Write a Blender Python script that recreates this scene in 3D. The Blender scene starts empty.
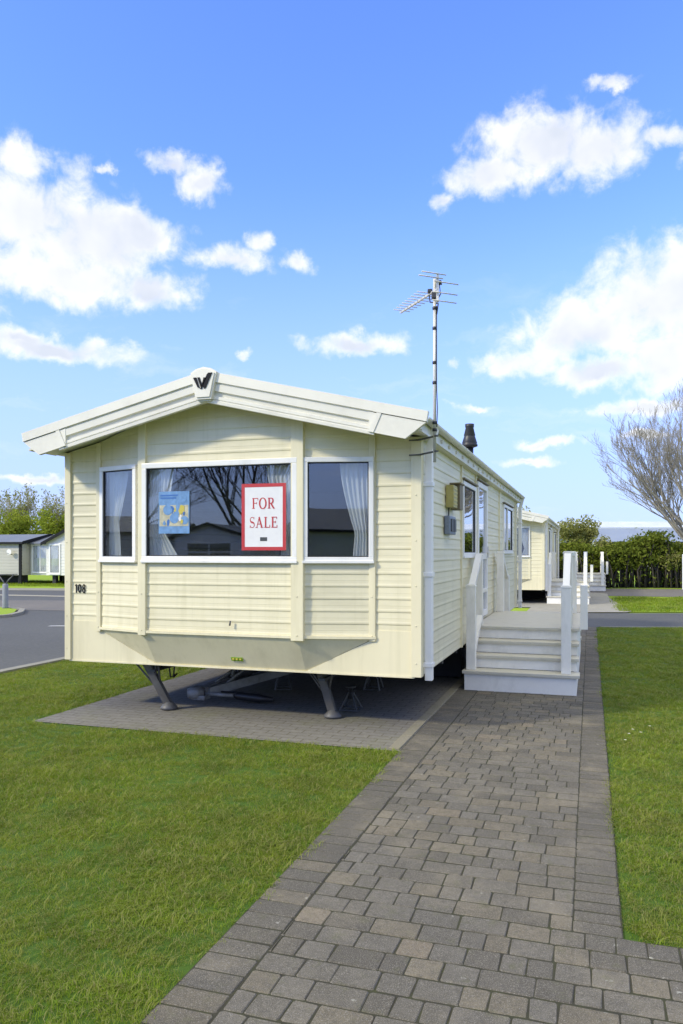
import bpy, bmesh, math, random
from mathutils import Vector, Matrix
random.seed(7)
R = math.radians
scn = bpy.context.scene
COL = scn.collection

# ------------------------------------------------------------------ materials
def newmat(name):
    m = bpy.data.materials.new(name); m.use_nodes = True
    nt = m.node_tree; nt.nodes.clear()
    out = nt.nodes.new('ShaderNodeOutputMaterial')
    return m, nt, out
def N(nt, t, **k):
    n = nt.nodes.new(t)
    for a, b in k.items():
        if a.startswith('i_'):
            key = a[2:]
            key = int(key) if key.isdigit() else key.replace('_', ' ')
            n.inputs[key].default_value = b
        else: setattr(n, a, b)
    return n
def L(nt, a, b): nt.links.new(a, b)
def rgb(c): return (c[0], c[1], c[2], 1)
def mixc(nt, fac, a, b, mode='MIX'):
    n = N(nt, 'ShaderNodeMix', data_type='RGBA', blend_type=mode)
    for s, v in ((0, fac), (6, a), (7, b)):
        if hasattr(v, 'node'): L(nt, v, n.inputs[s])
        elif s == 0: n.inputs[0].default_value = v
        else: n.inputs[s].default_value = rgb(v)
    return n.outputs[2]
def noise(nt, scale, detail=4, rough=.55, vec=None, dist=0):
    n = N(nt, 'ShaderNodeTexNoise'); n.inputs['Scale'].default_value = scale
    n.inputs['Detail'].default_value = detail; n.inputs['Roughness'].default_value = rough
    n.inputs['Distortion'].default_value = dist
    if vec is not None: L(nt, vec, n.inputs['Vector'])
    return n.outputs['Fac']
def ramp(nt, fac, stops):
    r = N(nt, 'ShaderNodeValToRGB')
    e = r.color_ramp.elements
    while len(e) < len(stops): e.new(.5)
    for i, (p, c) in enumerate(stops):
        e[i].position = p; e[i].color = rgb(c) if not isinstance(c, (int, float)) else (c, c, c, 1)
    L(nt, fac, r.inputs[0]); return r.outputs[0]
def coords(nt, kind='Object', scale=None):
    t = N(nt, 'ShaderNodeTexCoord'); o = t.outputs[kind]
    if kind == 'Geometry': o = N(nt, 'ShaderNodeNewGeometry').outputs['Position']
    if scale:
        m = N(nt, 'ShaderNodeMapping'); m.inputs['Scale'].default_value = scale
        L(nt, o, m.inputs[0]); o = m.outputs[0]
    return o
def wpos(nt, scale=None):
    o = N(nt, 'ShaderNodeNewGeometry').outputs['Position']
    if scale:
        m = N(nt, 'ShaderNodeMapping'); m.inputs['Scale'].default_value = scale
        L(nt, o, m.inputs[0]); o = m.outputs[0]
    return o
def princ(nt, out, col, rough=.5, metal=0, bump=None, bstr=.2, bdist=.01, spec=.5):
    p = N(nt, 'ShaderNodeBsdfPrincipled')
    if hasattr(col, 'node'): L(nt, col, p.inputs['Base Color'])
    else: p.inputs['Base Color'].default_value = rgb(col)
    if hasattr(rough, 'node'): L(nt, rough, p.inputs['Roughness'])
    else: p.inputs['Roughness'].default_value = rough
    p.inputs['Metallic'].default_value = metal
    p.inputs['Specular IOR Level'].default_value = spec
    if bump is not None:
        b = N(nt, 'ShaderNodeBump'); b.inputs['Strength'].default_value = bstr; b.inputs['Distance'].default_value = bdist
        L(nt, bump, b.inputs['Height']); L(nt, b.outputs[0], p.inputs['Normal'])
    L(nt, p.outputs[0], out.inputs[0]); return p
def simple(name, col, rough=.5, metal=0, var=.12, vscale=3, grime=None, gscale=(1.5, 1.5, 1.5), bstr=.08, spec=.5, streak=0):
    """painted or plain surface: large soft wear, fine speckle, optional grime colour"""
    m, nt, out = newmat(name)
    n1 = noise(nt, vscale, 5, .6, wpos(nt))
    c = mixc(nt, ramp(nt, n1, [(.3, 0.), (.7, 1.)]), [x*(1-var) for x in col], [min(1, x*(1+var*.5)) for x in col])
    if grime:
        g = noise(nt, 1, 6, .65, wpos(nt, gscale))
        c = mixc(nt, ramp(nt, g, [(.5, 0.), (.75, .55)]), c, grime)
    if streak:
        g2 = noise(nt, 1, 5, .6, wpos(nt, (14, 14, .7))); g3 = noise(nt, .9, 3, .6, wpos(nt))
        mm = N(nt, 'ShaderNodeMath', operation='MULTIPLY'); L(nt, ramp(nt, g2, [(.50, 0.), (.78, streak)]), mm.inputs[0]); L(nt, ramp(nt, g3, [(.35, .2), (.65, 1.)]), mm.inputs[1])
        c = mixc(nt, mm.outputs[0], c, [x*.62 for x in col[:2]]+[col[2]*.5])
    f = noise(nt, 90, 3, .6, wpos(nt))
    rr = N(nt, 'ShaderNodeMapRange'); rr.inputs[3].default_value = max(.02, rough-.1); rr.inputs[4].default_value = min(1, rough+.12)
    L(nt, n1, rr.inputs[0])
    princ(nt, out, c, rr.outputs[0], metal, f, bstr, .002, spec)
    return m
M = {}
M['cream'] = simple('cream_cladding_paint', (.76, .695, .475), .42, 0, .07, 1.6, (.52, .47, .30), (.7, .7, 5), .05, streak=.4)
M['cream_flat'] = simple('cream_panel_paint', (.78, .71, .485), .42, 0, .06, 1.3, (.52, .46, .29), (2.5, 2.5, .6), .05, streak=.45)
M['fascia'] = simple('fascia_plastic', (.76, .73, .62), .4, 0, .05, 2, (.56, .53, .43), (3, 3, 3), .05)
M['white'] = simple('white_plastic', (.84, .825, .775), .3, 0, .04, 3, (.58, .58, .54), (3, 3, 1.2), .04)
M['deckwhite'] = simple('white_decking_plastic', (.87, .845, .765), .4, 0, .06, 4, (.54, .53, .46), (4, 4, 2), .08)
M['tread'] = simple('deck_tread', (.60, .565, .46), .6, 0, .15, 5, (.34, .33, .24), (5, 5, 5), .3)
M['rubber'] = simple('black_rubber', (.015, .015, .017), .6)
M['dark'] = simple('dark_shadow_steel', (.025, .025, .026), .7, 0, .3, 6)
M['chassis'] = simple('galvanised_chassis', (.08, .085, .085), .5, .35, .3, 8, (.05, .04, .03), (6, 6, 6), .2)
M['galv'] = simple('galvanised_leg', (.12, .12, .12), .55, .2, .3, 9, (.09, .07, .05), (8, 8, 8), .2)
M['alu'] = simple('weathered_aluminium', (.62, .60, .54), .45, .25, .12, 20)
M['blackpl'] = simple('black_plastic', (.02, .02, .022), .45)
M['roof'] = simple('roof_sheet', (.40, .385, .34), .5, 0, .15, 1.2, (.22, .21, .17), (2, 2, 2))
M['slate'] = simple('slate_grey_roof', (.14, .155, .18), .55, 0, .15, .8)
M['beige'] = simple('beige_cladding', (.46, .44, .37), .5, 0, .08, .7)
M['brightw'] = simple('white_cladding', (.74, .72, .64), .45, 0, .06, .7)
M['black'] = simple('black_trim', (.012, .013, .015), .7, spec=.2)
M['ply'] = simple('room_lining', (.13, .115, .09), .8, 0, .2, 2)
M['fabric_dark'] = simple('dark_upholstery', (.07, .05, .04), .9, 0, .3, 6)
M['red'] = simple('red_print', (.50, .04, .045), .4, 0, .04, 9)
M['signwhite'] = simple('sign_card', (.76, .75, .73), .4, 0, .05, 14)
M['wood'] = simple('varnished_wood', (.42, .36, .12), .5, 0, .25, 10)
M['wooddark'] = simple('dark_wood', (.19, .15, .08), .6, 0, .25, 10)
M['boxblue'] = simple('blue_grey_box', (.19, .23, .29), .45, 0, .2, 30)
M['concrete_post'] = simple('grey_post', (.24, .25, .28), .7, 0, .15, 9)
M['block_wall'] = simple('block_wall', (.33, .33, .32), .9, 0, .2, 1.2)
M['blueroof'] = simple('blue_grey_roofing', (.23, .27, .33), .5, 0, .12, .5)
M['paleroof'] = simple('pale_roofing', (.52, .56, .60), .6, 0, .1, .4)
M['yellow'] = simple('yellow_print', (.55, .45, .08), .4)
M['green_sticker'] = simple('green_sticker', (.25, .42, .03), .5)
M['navy'] = simple('navy_print', (.05, .16, .42), .35)
M['lblue'] = simple('light_blue_print', (.15, .30, .52), .35, 0, .25, 25)
M['cream_print'] = simple('cream_print', (.50, .47, .33), .4, 0, .3, 30)

def cladding_side():
    return M['cream']
# glass
def glassmat(name, refl=.30, tint=(.80, .86, .86)):
    m, nt, out = newmat(name)
    lw = N(nt, 'ShaderNodeLayerWeight'); lw.inputs['Blend'].default_value = .5
    pw = N(nt, 'ShaderNodeMath', operation='POWER'); L(nt, lw.outputs['Facing'], pw.inputs[0]); pw.inputs[1].default_value = 4
    mr = N(nt, 'ShaderNodeMapRange'); L(nt, pw.outputs[0], mr.inputs[0])
    mr.inputs[3].default_value = refl; mr.inputs[4].default_value = 1
    g = N(nt, 'ShaderNodeBsdfGlossy'); g.inputs['Roughness'].default_value = .012
    g.inputs['Color'].default_value = (.93, .95, 1, 1)
    w = noise(nt, 1.4, 1, .4, wpos(nt)); b = N(nt, 'ShaderNodeBump'); b.inputs['Strength'].default_value = .05; b.inputs['Distance'].default_value = .02
    L(nt, w, b.inputs['Height']); L(nt, b.outputs[0], g.inputs['Normal'])
    t = N(nt, 'ShaderNodeBsdfTransparent'); t.inputs['Color'].default_value = rgb(tint)
    mx = N(nt, 'ShaderNodeMixShader'); L(nt, mr.outputs[0], mx.inputs[0]); L(nt, t.outputs[0], mx.inputs[1]); L(nt, g.outputs[0], mx.inputs[2])
    L(nt, mx.outputs[0], out.inputs[0]); return m
M['glass'] = glassmat('window_glass', .09, (.93, .95, .95))
M['glass_side'] = glassmat('side_window_glass', .36)
def curtainmat():
    m, nt, out = newmat('net_curtain')
    d = N(nt, 'ShaderNodeBsdfDiffuse'); t = N(nt, 'ShaderNodeBsdfTranslucent')
    c = mixc(nt, noise(nt, 40, 3, .5, wpos(nt, (1, 1, .15))), (.85, .85, .84), (.93, .93, .92))
    L(nt, c, d.inputs[0]); L(nt, c, t.inputs[0])
    a = N(nt, 'ShaderNodeMixShader'); a.inputs[0].default_value = .35
    L(nt, d.outputs[0], a.inputs[1]); L(nt, t.outputs[0], a.inputs[2]); L(nt, a.outputs[0], out.inputs[0]); return m
M['curtain'] = curtainmat()

def groundmat(name, a, b, c, s1=.35, s2=6, s3=120, rough=.95):
    m, nt, out = newmat(name)
    p = wpos(nt)
    n1 = noise(nt, s1, 6, .6, p); n2 = noise(nt, s2, 5, .65, p); n3 = noise(nt, s3, 3, .7, p)
    col = mixc(nt, ramp(nt, n1, [(.35, 0.), (.65, 1.)]), a, b)
    col = mixc(nt, ramp(nt, n2, [(.45, 0.), (.8, .8)]), col, c)
    col = mixc(nt, ramp(nt, n3, [(.3, .0), (.75, .35)]), col, [x*1.9 for x in b])
    princ(nt, out, col, rough, 0, n3, .4, .01, .25); return m
M['lawn'] = groundmat('lawn_soil_shaded', (.035, .075, .008), (.05, .10, .010), (.06, .08, .02), .5, 14, 160)  # soil colour darkened so gaps between blades read as shadow
M['field'] = groundmat('far_grass', (.17, .26, .02), (.22, .31, .025), (.17, .21, .03), .3, 4, 30)
M['asphalt'] = groundmat('asphalt', (.062, .064, .064), (.085, .087, .086), (.125, .123, .118), .25, 14, 160, .92)
M['asphalt_old'] = groundmat('worn_asphalt', (.11, .103, .093), (.145, .132, .118), (.18, .168, .15), .4, 5, 90, .9)
M['concrete'] = groundmat('worn_concrete', (.22, .21, .18), (.27, .255, .22), (.16, .16, .13), .8, 6, 60, .9)
M['kerb'] = groundmat('kerb_concrete', (.19, .18, .155), (.24, .23, .195), (.13, .13, .10), 1.2, 9, 90, .9)
M['padedge'] = groundmat('pad_edge', (.17, .155, .115), (.21, .19, .14), (.15, .15, .07), 1, 6, 60, .9)
M['sandline'] = groundmat('pale_stone', (.28, .26, .20), (.33, .31, .25), (.22, .20, .17), 1, 6, 60, .9)
M['mortar'] = groundmat('joint_sand_and_moss', (.032, .030, .024), (.042, .040, .026), (.055, .065, .02), 2.5, 14, 120, 1)
M['marking'] = groundmat('worn_white_paint', (.5, .5, .48), (.6, .6, .58), (.25, .25, .25), 3, 20, 90, .8)

def padmat():
    m, nt, out = newmat('old_block_pad')
    p = wpos(nt)
    br = N(nt, 'ShaderNodeTexBrick'); L(nt, p, br.inputs['Vector'])
    br.inputs['Scale'].default_value = 1; br.inputs['Brick Width'].default_value = .2; br.inputs['Row Height'].default_value = .1
    br.inputs['Mortar Size'].default_value = .007; br.inputs['Mortar Smooth'].default_value = .3
    br.inputs['Color1'].default_value = (.176, .165, .142, 1); br.inputs['Color2'].default_value = (.20, .187, .162, 1)
    br.inputs['Mortar'].default_value = (.115, .103, .075, 1)
    n1 = noise(nt, 1.1, 6, .65, p); n2 = noise(nt, 24, 5, .7, p); n3 = noise(nt, 140, 3, .7, p)
    c = mixc(nt, ramp(nt, n1, [(.5, 0.), (.72, .55)]), br.outputs['Color'], (.19, .19, .09))
    c = mixc(nt, ramp(nt, n2, [(.5, 0.), (.8, .6)]), c, (.34, .32, .27))
    c = mixc(nt, ramp(nt, n3, [(.35, .0), (.8, .45)]), c, (.10, .095, .08))
    princ(nt, out, c, .9, 0, mixc(nt, .6, br.outputs['Fac'], n2), .5, .006, .25); return m
M['pad'] = padmat()

def pavermat():
    m, nt, out = newmat('concrete_block_paver')
    p = wpos(nt)
    at = N(nt, 'ShaderNodeAttribute', attribute_name='tint')
    n0 = noise(nt, .9, 5, .6, p); n2 = noise(nt, 35, 5, .7, p); n3 = noise(nt, 260, 2, .7, p); n4 = noise(nt, 11, 6, .7, p)
    c = mixc(nt, ramp(nt, n0, [(.35, 0.), (.7, .40)]), at.outputs['Color'], (.18, .155, .11))
    c = mixc(nt, ramp(nt, n2, [(.38, .0), (.70, .65)]), c, (.075, .068, .055))
    c = mixc(nt, ramp(nt, noise(nt, 3.1, 6, .7, p), [(.50, .0), (.72, .55)]), c, (.075, .068, .055))
    c = mixc(nt, ramp(nt, noise(nt, 1.7, 6, .7, wpos(nt, (1, 1, 1))), [(.52, .0), (.70, .5)]), c, (.25, .215, .155))
    c = mixc(nt, ramp(nt, n3, [(.52, .0), (.68, .75)]), c, (.30, .28, .24))
    c = mixc(nt, ramp(nt, noise(nt, 190, 2, .7, wpos(nt, (1.1, .9, 1))), [(.30, .65), (.44, 0.)]), c, (.05, .048, .042))
    v = noise(nt, 24, 3, .5, p)
    c = mixc(nt, ramp(nt, v, [(.70, .0), (.78, .6)]), c, (.42, .41, .35))
    c = mixc(nt, ramp(nt, n4, [(.56, .0), (.8, .6)]), c, (.10, .105, .045))
    princ(nt, out, c, .85, 0, mixc(nt, .5, n2, n3), .7, .005, .15); return m
M['paver'] = pavermat()

def grassmat():
    m, nt, out = newmat('grass_blade')
    p = wpos(nt)
    big = noise(nt, .8, 6, .65, p); mid = noise(nt, 3.6, 6, .7, p); dk = noise(nt, 2.1, 6, .7, p)
    oi = N(nt, 'ShaderNodeObjectInfo')
    at = N(nt, 'ShaderNodeAttribute', attribute_name='bt')
    c = mixc(nt, ramp(nt, big, [(.35, 0.), (.68, 1.)]), (.100, .185, .010), (.195, .295, .018))
    c = mixc(nt, ramp(nt, dk, [(.46, 0.), (.66, .85)]), c, (.052, .110, .008))
    c = mixc(nt, ramp(nt, mid, [(.42, 0.), (.72, .6)]), c, (.33, .36, .045))
    c = mixc(nt, ramp(nt, oi.outputs['Random'], [(0, 0.), (.6, .15), (.9, .5), (1, .9)]), c, (.25, .25, .07))
    c = mixc(nt, at.outputs['Fac'], c, (.30, .27, .12))
    d = N(nt, 'ShaderNodeBsdfPrincipled'); L(nt, c, d.inputs['Base Color']); d.inputs['Roughness'].default_value = .55
    d.inputs['Specular IOR Level'].default_value = .1
    t = N(nt, 'ShaderNodeBsdfTranslucent'); L(nt, mixc(nt, 1, c, (1.5, 1.6, .6), 'MULTIPLY'), t.inputs[0])
    x = N(nt, 'ShaderNodeMixShader'); x.inputs[0].default_value = .35
    L(nt, d.outputs[0], x.inputs[1]); L(nt, t.outputs[0], x.inputs[2]); L(nt, x.outputs[0], out.inputs[0]); return m
M['grass'] = grassmat()
def leafmat(name, a, b, c3):
    m, nt, out = newmat(name)
    p = wpos(nt)
    n1 = noise(nt, .9, 4, .6, p); n2 = noise(nt, 7, 3, .6, p)
    c = mixc(nt, ramp(nt, n1, [(.35, 0.), (.65, 1.)]), a, b)
    c = mixc(nt, ramp(nt, n2, [(.4, 0.), (.75, .8)]), c, c3)
    d = N(nt, 'ShaderNodeBsdfDiffuse'); t = N(nt, 'ShaderNodeBsdfTranslucent')
    L(nt, c, d.inputs[0]); L(nt, c, t.inputs[0])
    x = N(nt, 'ShaderNodeMixShader'); x.inputs[0].default_value = .35
    L(nt, d.outputs[0], x.inputs[1]); L(nt, t.outputs[0], x.inputs[2]); L(nt, x.outputs[0], out.inputs[0]); return m
M['leaf_hedge'] = leafmat('hedge_leaves', (.12, .17, .025), (.17, .215, .03), (.20, .20, .05))
M['leaf_tree'] = leafmat('tree_leaves', (.20, .27, .03), (.29, .34, .045), (.32, .32, .07))
M['leaf_olive'] = leafmat('budding_leaves', (.28, .29, .09), (.36, .35, .13), (.24, .26, .06))
M['bark'] = simple('bark', (.30, .27, .215), .9, 0, .3, 8, (.30, .29, .20), (3, 3, 3), .4)
M['bark_dark'] = simple('dark_bark', (.06, .05, .04), .9, 0, .3, 8)
M['bark_pale'] = simple('pale_bark', (.34, .31, .22), .9, 0, .2, 8)
M['petal'] = simple('petal', (.82, .80, .80), .6)

# ------------------------------------------------------------------ mesh builder
class MB:
    def __init__(s): s.v = []; s.f = []; s.sm = []
    def add(s, vs, fs, smooth=False):
        o = len(s.v); s.v += [tuple(v) for v in vs]
        for f in fs: s.f.append(tuple(i+o for i in f)); s.sm.append(smooth)
        return s
    def hexa(s, p):   # p: 8 points, bottom 0-3 ccw, top 4-7
        return s.add(p, [(0, 3, 2, 1), (4, 5, 6, 7), (0, 1, 5, 4), (1, 2, 6, 5), (2, 3, 7, 6), (3, 0, 4, 7)])
    def box(s, x0, x1, y0, y1, z0, z1, bev=0):
        if x0 > x1: x0, x1 = x1, x0
        if y0 > y1: y0, y1 = y1, y0
        if z0 > z1: z0, z1 = z1, z0
        if bev <= 0 or min(x1-x0, y1-y0, z1-z0) < bev*2.2:
            return s.hexa([(x0, y0, z0), (x1, y0, z0), (x1, y1, z0), (x0, y1, z0), (x0, y0, z1), (x1, y0, z1), (x1, y1, z1), (x0, y1, z1)])
        b = bev
        bm = bmesh.new()
        bmesh.ops.create_cube(bm, size=1)
        for v in bm.verts: v.co = Vector(((x0+x1)/2+v.co.x*(x1-x0), (y0+y1)/2+v.co.y*(y1-y0), (z0+z1)/2+v.co.z*(z1-z0)))
        bmesh.ops.bevel(bm, geom=bm.edges[:], offset=b, segments=2, affect='EDGES', profile=.6)
        s.frombm(bm); return s
    def frombm(s, bm, smooth=False):
        bm.verts.index_update()
        s.add([v.co[:] for v in bm.verts], [[v.index for v in f.verts] for f in bm.faces], smooth); bm.free(); return s
    def beam(s, a, b, w, h, up=(0, 0, 1)):
        a = Vector(a); b = Vector(b); d = (b-a).normalized(); u = Vector(up)
        if abs(d.dot(u)) > .98: u = Vector((0, 1, 0))
        x = d.cross(u).normalized()*w/2; y = x.cross(d).normalized()*h/2
        return s.hexa([a-x-y, a+x-y, b+x-y, b-x-y, a-x+y, a+x+y, b+x+y, b-x+y])
    def tube(s, pts, r, n=10, caps=True):
        pts = [Vector(p) for p in pts]; k = len(pts)
        rs = r if isinstance(r, (list, tuple)) else [r]*k
        base = len(s.v); prev = None
        for i, p in enumerate(pts):
            d = (pts[min(i+1, k-1)]-pts[max(i-1, 0)]).normalized()
            if prev is None:
                u = Vector((0, 0, 1)) if abs(d.z) < .9 else Vector((1, 0, 0))
                x = d.cross(u).normalized()
            else:
                x = (prev-d*prev.dot(d))
                x = x.normalized() if x.length > 1e-6 else d.orthogonal().normalized()
            prev = x; y = d.cross(x)
            for j in range(n):
                t = 2*math.pi*j/n
                s.v.append(tuple(p+(x*math.cos(t)+y*math.sin(t))*rs[i]))
        for i in range(k-1):
            for j in range(n):
                a = base+i*n+j; b = base+i*n+(j+1) % n
                s.f.append((a, b, b+n, a+n)); s.sm.append(True)
        if caps:
            s.f.append(tuple(base+j for j in range(n))[::-1]); s.sm.append(False)
            s.f.append(tuple(base+(k-1)*n+j for j in range(n))); s.sm.append(False)
        return s
    def lathe(s, c, prof, n=16):  # prof [(r,z)]
        return s.tube([(c[0], c[1], c[2]+z) for r, z in prof], [max(r, .0005) for r, z in prof], n)
    def prism(s, poly, axis_vec, ):   # poly list of 3d pts, extruded by axis_vec
        n = len(poly); a = Vector(axis_vec)
        vs = [Vector(p) for p in poly]+[Vector(p)+a for p in poly]
        fs = [tuple(range(n))[::-1], tuple(range(n, 2*n))]+[(i, (i+1) % n, (i+1) % n+n, i+n) for i in range(n)]
        return s.add(vs, fs)
    def wall(s, a, b, s0, s1, z0, z1, o0, o1, bev=0):
        """box in wall coordinates: s along a->b, out = outward (right of a->b)"""
        a = Vector((a[0], a[1], 0)); b = Vector((b[0], b[1], 0)); d = (b-a).normalized(); n = Vector((d.y, -d.x, 0))
        m = MB().box(s0, s1, o0, o1, z0, z1, bev)
        vs = [a+d*v[0]+n*v[1]+Vector((0, 0, v[2])) for v in m.v]
        return s.add(vs, [f[::-1] for f in m.f])
    def build(s, name, mat, parent=None, fixn=True):
        me = bpy.data.meshes.new(name)
        me.from_pydata(s.v, [], s.f); me.update()
        me.polygons.foreach_set('use_smooth', s.sm)
        if fixn:
            bm = bmesh.new(); bm.from_mesh(me); bmesh.ops.recalc_face_normals(bm, faces=bm.faces[:]); bm.to_mesh(me); bm.free()
        if isinstance(mat, str): mat = M[mat]
        me.materials.append(mat)
        o = bpy.data.objects.new(name, me); COL.objects.link(o)
        if parent: o.parent = parent
        return o
def tag(o, label=None, cat=None, group=None, kind=None):
    if label: o['label'] = label
    if cat: o['category'] = cat
    if group: o['group'] = group
    if kind: o['kind'] = kind
    return o
def thing(name, label, cat, loc=(0, 0, 0), rz=0, group=None):
    o = bpy.data.objects.new(name, None); o.empty_display_size = .2; COL.objects.link(o)
    o.location = loc; o.rotation_euler = (0, 0, rz)
    return tag(o, label, cat, group)
def copy_tree(o, parent=None):
    c = o.copy(); COL.objects.link(c); c.parent = parent
    for ch in [x for x in o.children]: copy_tree(ch, c)
    return c

# ------------------------------------------------------------------ siding
PITCH = .112
PROF = [(0, .0008), (.005, .0052), (.012, .0068), (.022, .0066), (.034, .0042), (.058, .0030), (.062, .0036), (.100, .001), (.112, .0008)]
def siding(mb, a, b, z0, z1, zb=.5, out=0, pitch=PITCH, prof=PROF):
    a = Vector((a[0], a[1], 0)); b = Vector((b[0], b[1], 0)); d = (b-a).normalized(); n = Vector((d.y, -d.x, 0))
    k = math.floor((z0-zb)/pitch+1e-6); pts = []
    z = zb+k*pitch
    while z < z1-1e-6:
        for (dz, o) in prof:
            zz = z+dz*pitch/.112
            if z0-1e-6 <= zz <= z1+1e-6: pts.append((zz, o))
        z += pitch
    if not pts: return
    if pts[0][0] > z0+1e-4: pts.insert(0, (z0, pts[0][1]))
    if pts[-1][0] < z1-1e-4: pts.append((z1, pts[-1][1]))
    vs = []
    L_ = (b-a).length; segs = max(1, int(L_/1.2))
    for zz, o in pts:
        for i in range(segs+1):
            vs.append(a+(b-a)*(i/segs)+n*(o+out)+Vector((0, 0, zz)))
    fs = []
    w = segs+1
    for j in range(len(pts)-1):
        if abs(pts[j+1][0]-pts[j][0]) < 1e-7 and abs(pts[j+1][1]-pts[j][1]) < 1e-7: continue
        for i in range(segs): fs.append((j*w+i, j*w+i+1, (j+1)*w+i+1, (j+1)*w+i))
    mb.add(vs, fs)

def clip_gable(mb, xc, zc, slope):
    bm = bmesh.new(); vs = [bm.verts.new(v) for v in mb.v]
    for f in mb.f:
        try: bm.faces.new([vs[i] for i in f])
        except ValueError: pass
    for sgn in (1, -1):
        nrm = Vector((slope*sgn, 0, 1)).normalized()
        bmesh.ops.bisect_plane(bm, geom=bm.verts[:]+bm.edges[:]+bm.faces[:], plane_co=(xc, 0, zc), plane_no=nrm, clear_outer=True)
    r = MB(); r.frombm(bm); return r

def window(parent, a, b, z0, z1, mullions=(), fw=.052, glass='glass', name='window', depth=.034, transom=None, matf='white', backed=False):
    """frame ring with a rubber bead and pane; a,b are wall points spanning the window"""
    a = Vector((a[0], a[1])); b = Vector((b[0], b[1])); W = (b-a).length
    fr = MB()
    fr.wall(a, b, 0, W, z0, z0+fw, -.02, depth, .006); fr.wall(a, b, 0, W, z1-fw, z1, -.02, depth, .006)
    fr.wall(a, b, 0, fw, z0+fw-.001, z1-fw+.001, -.021, depth-.001, .006); fr.wall(a, b, W-fw, W, z0+fw-.001, z1-fw+.001, -.021, depth-.001, .006)
    # stepped drip sill
    fr.wall(a, b, -.004, W+.004, z0-.012, z0+.012, 0, depth+.012, .004)
    for m in mullions: fr.wall(a, b, m-.03, m+.03, z0+fw, z1-fw, -.019, depth-.003, .005)
    if transom: fr.wall(a, b, fw, W-fw, transom-.028, transom+.028, -.018, depth-.004, .005)
    f = fr.build(name, matf, parent)
    bd = MB(); e = fw; t = .009
    bd.wall(a, b, e, W-e, z0+e, z0+e+t, -.015, depth-.012); bd.wall(a, b, e, W-e, z1-e-t, z1-e, -.015, depth-.012)
    bd.wall(a, b, e, e+t, z0+e+t, z1-e-t, -.015, depth-.013); bd.wall(a, b, W-e-t, W-e, z0+e+t, z1-e-t, -.015, depth-.013)
    bd.build('rubber_bead', 'rubber', f)
    p = MB()
    if backed:
        p.wall(a, b, e-.004, W-e+.004, z0+e-.004, z1-e+.004, .026, .030)
        q = MB(); q.wall(a, b, e-.004, W-e+.004, z0+e-.004, z1-e+.004, .0125, .015); q.build('dark_room_panel', backed, f)  # dark panel standing in for the unlit room behind the pane
    else: p.wall(a, b, e-.004, W-e+.004, z0+e-.004, z1-e+.004, .004, .010)
    p.build('pane', glass, f)
    return f

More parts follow.
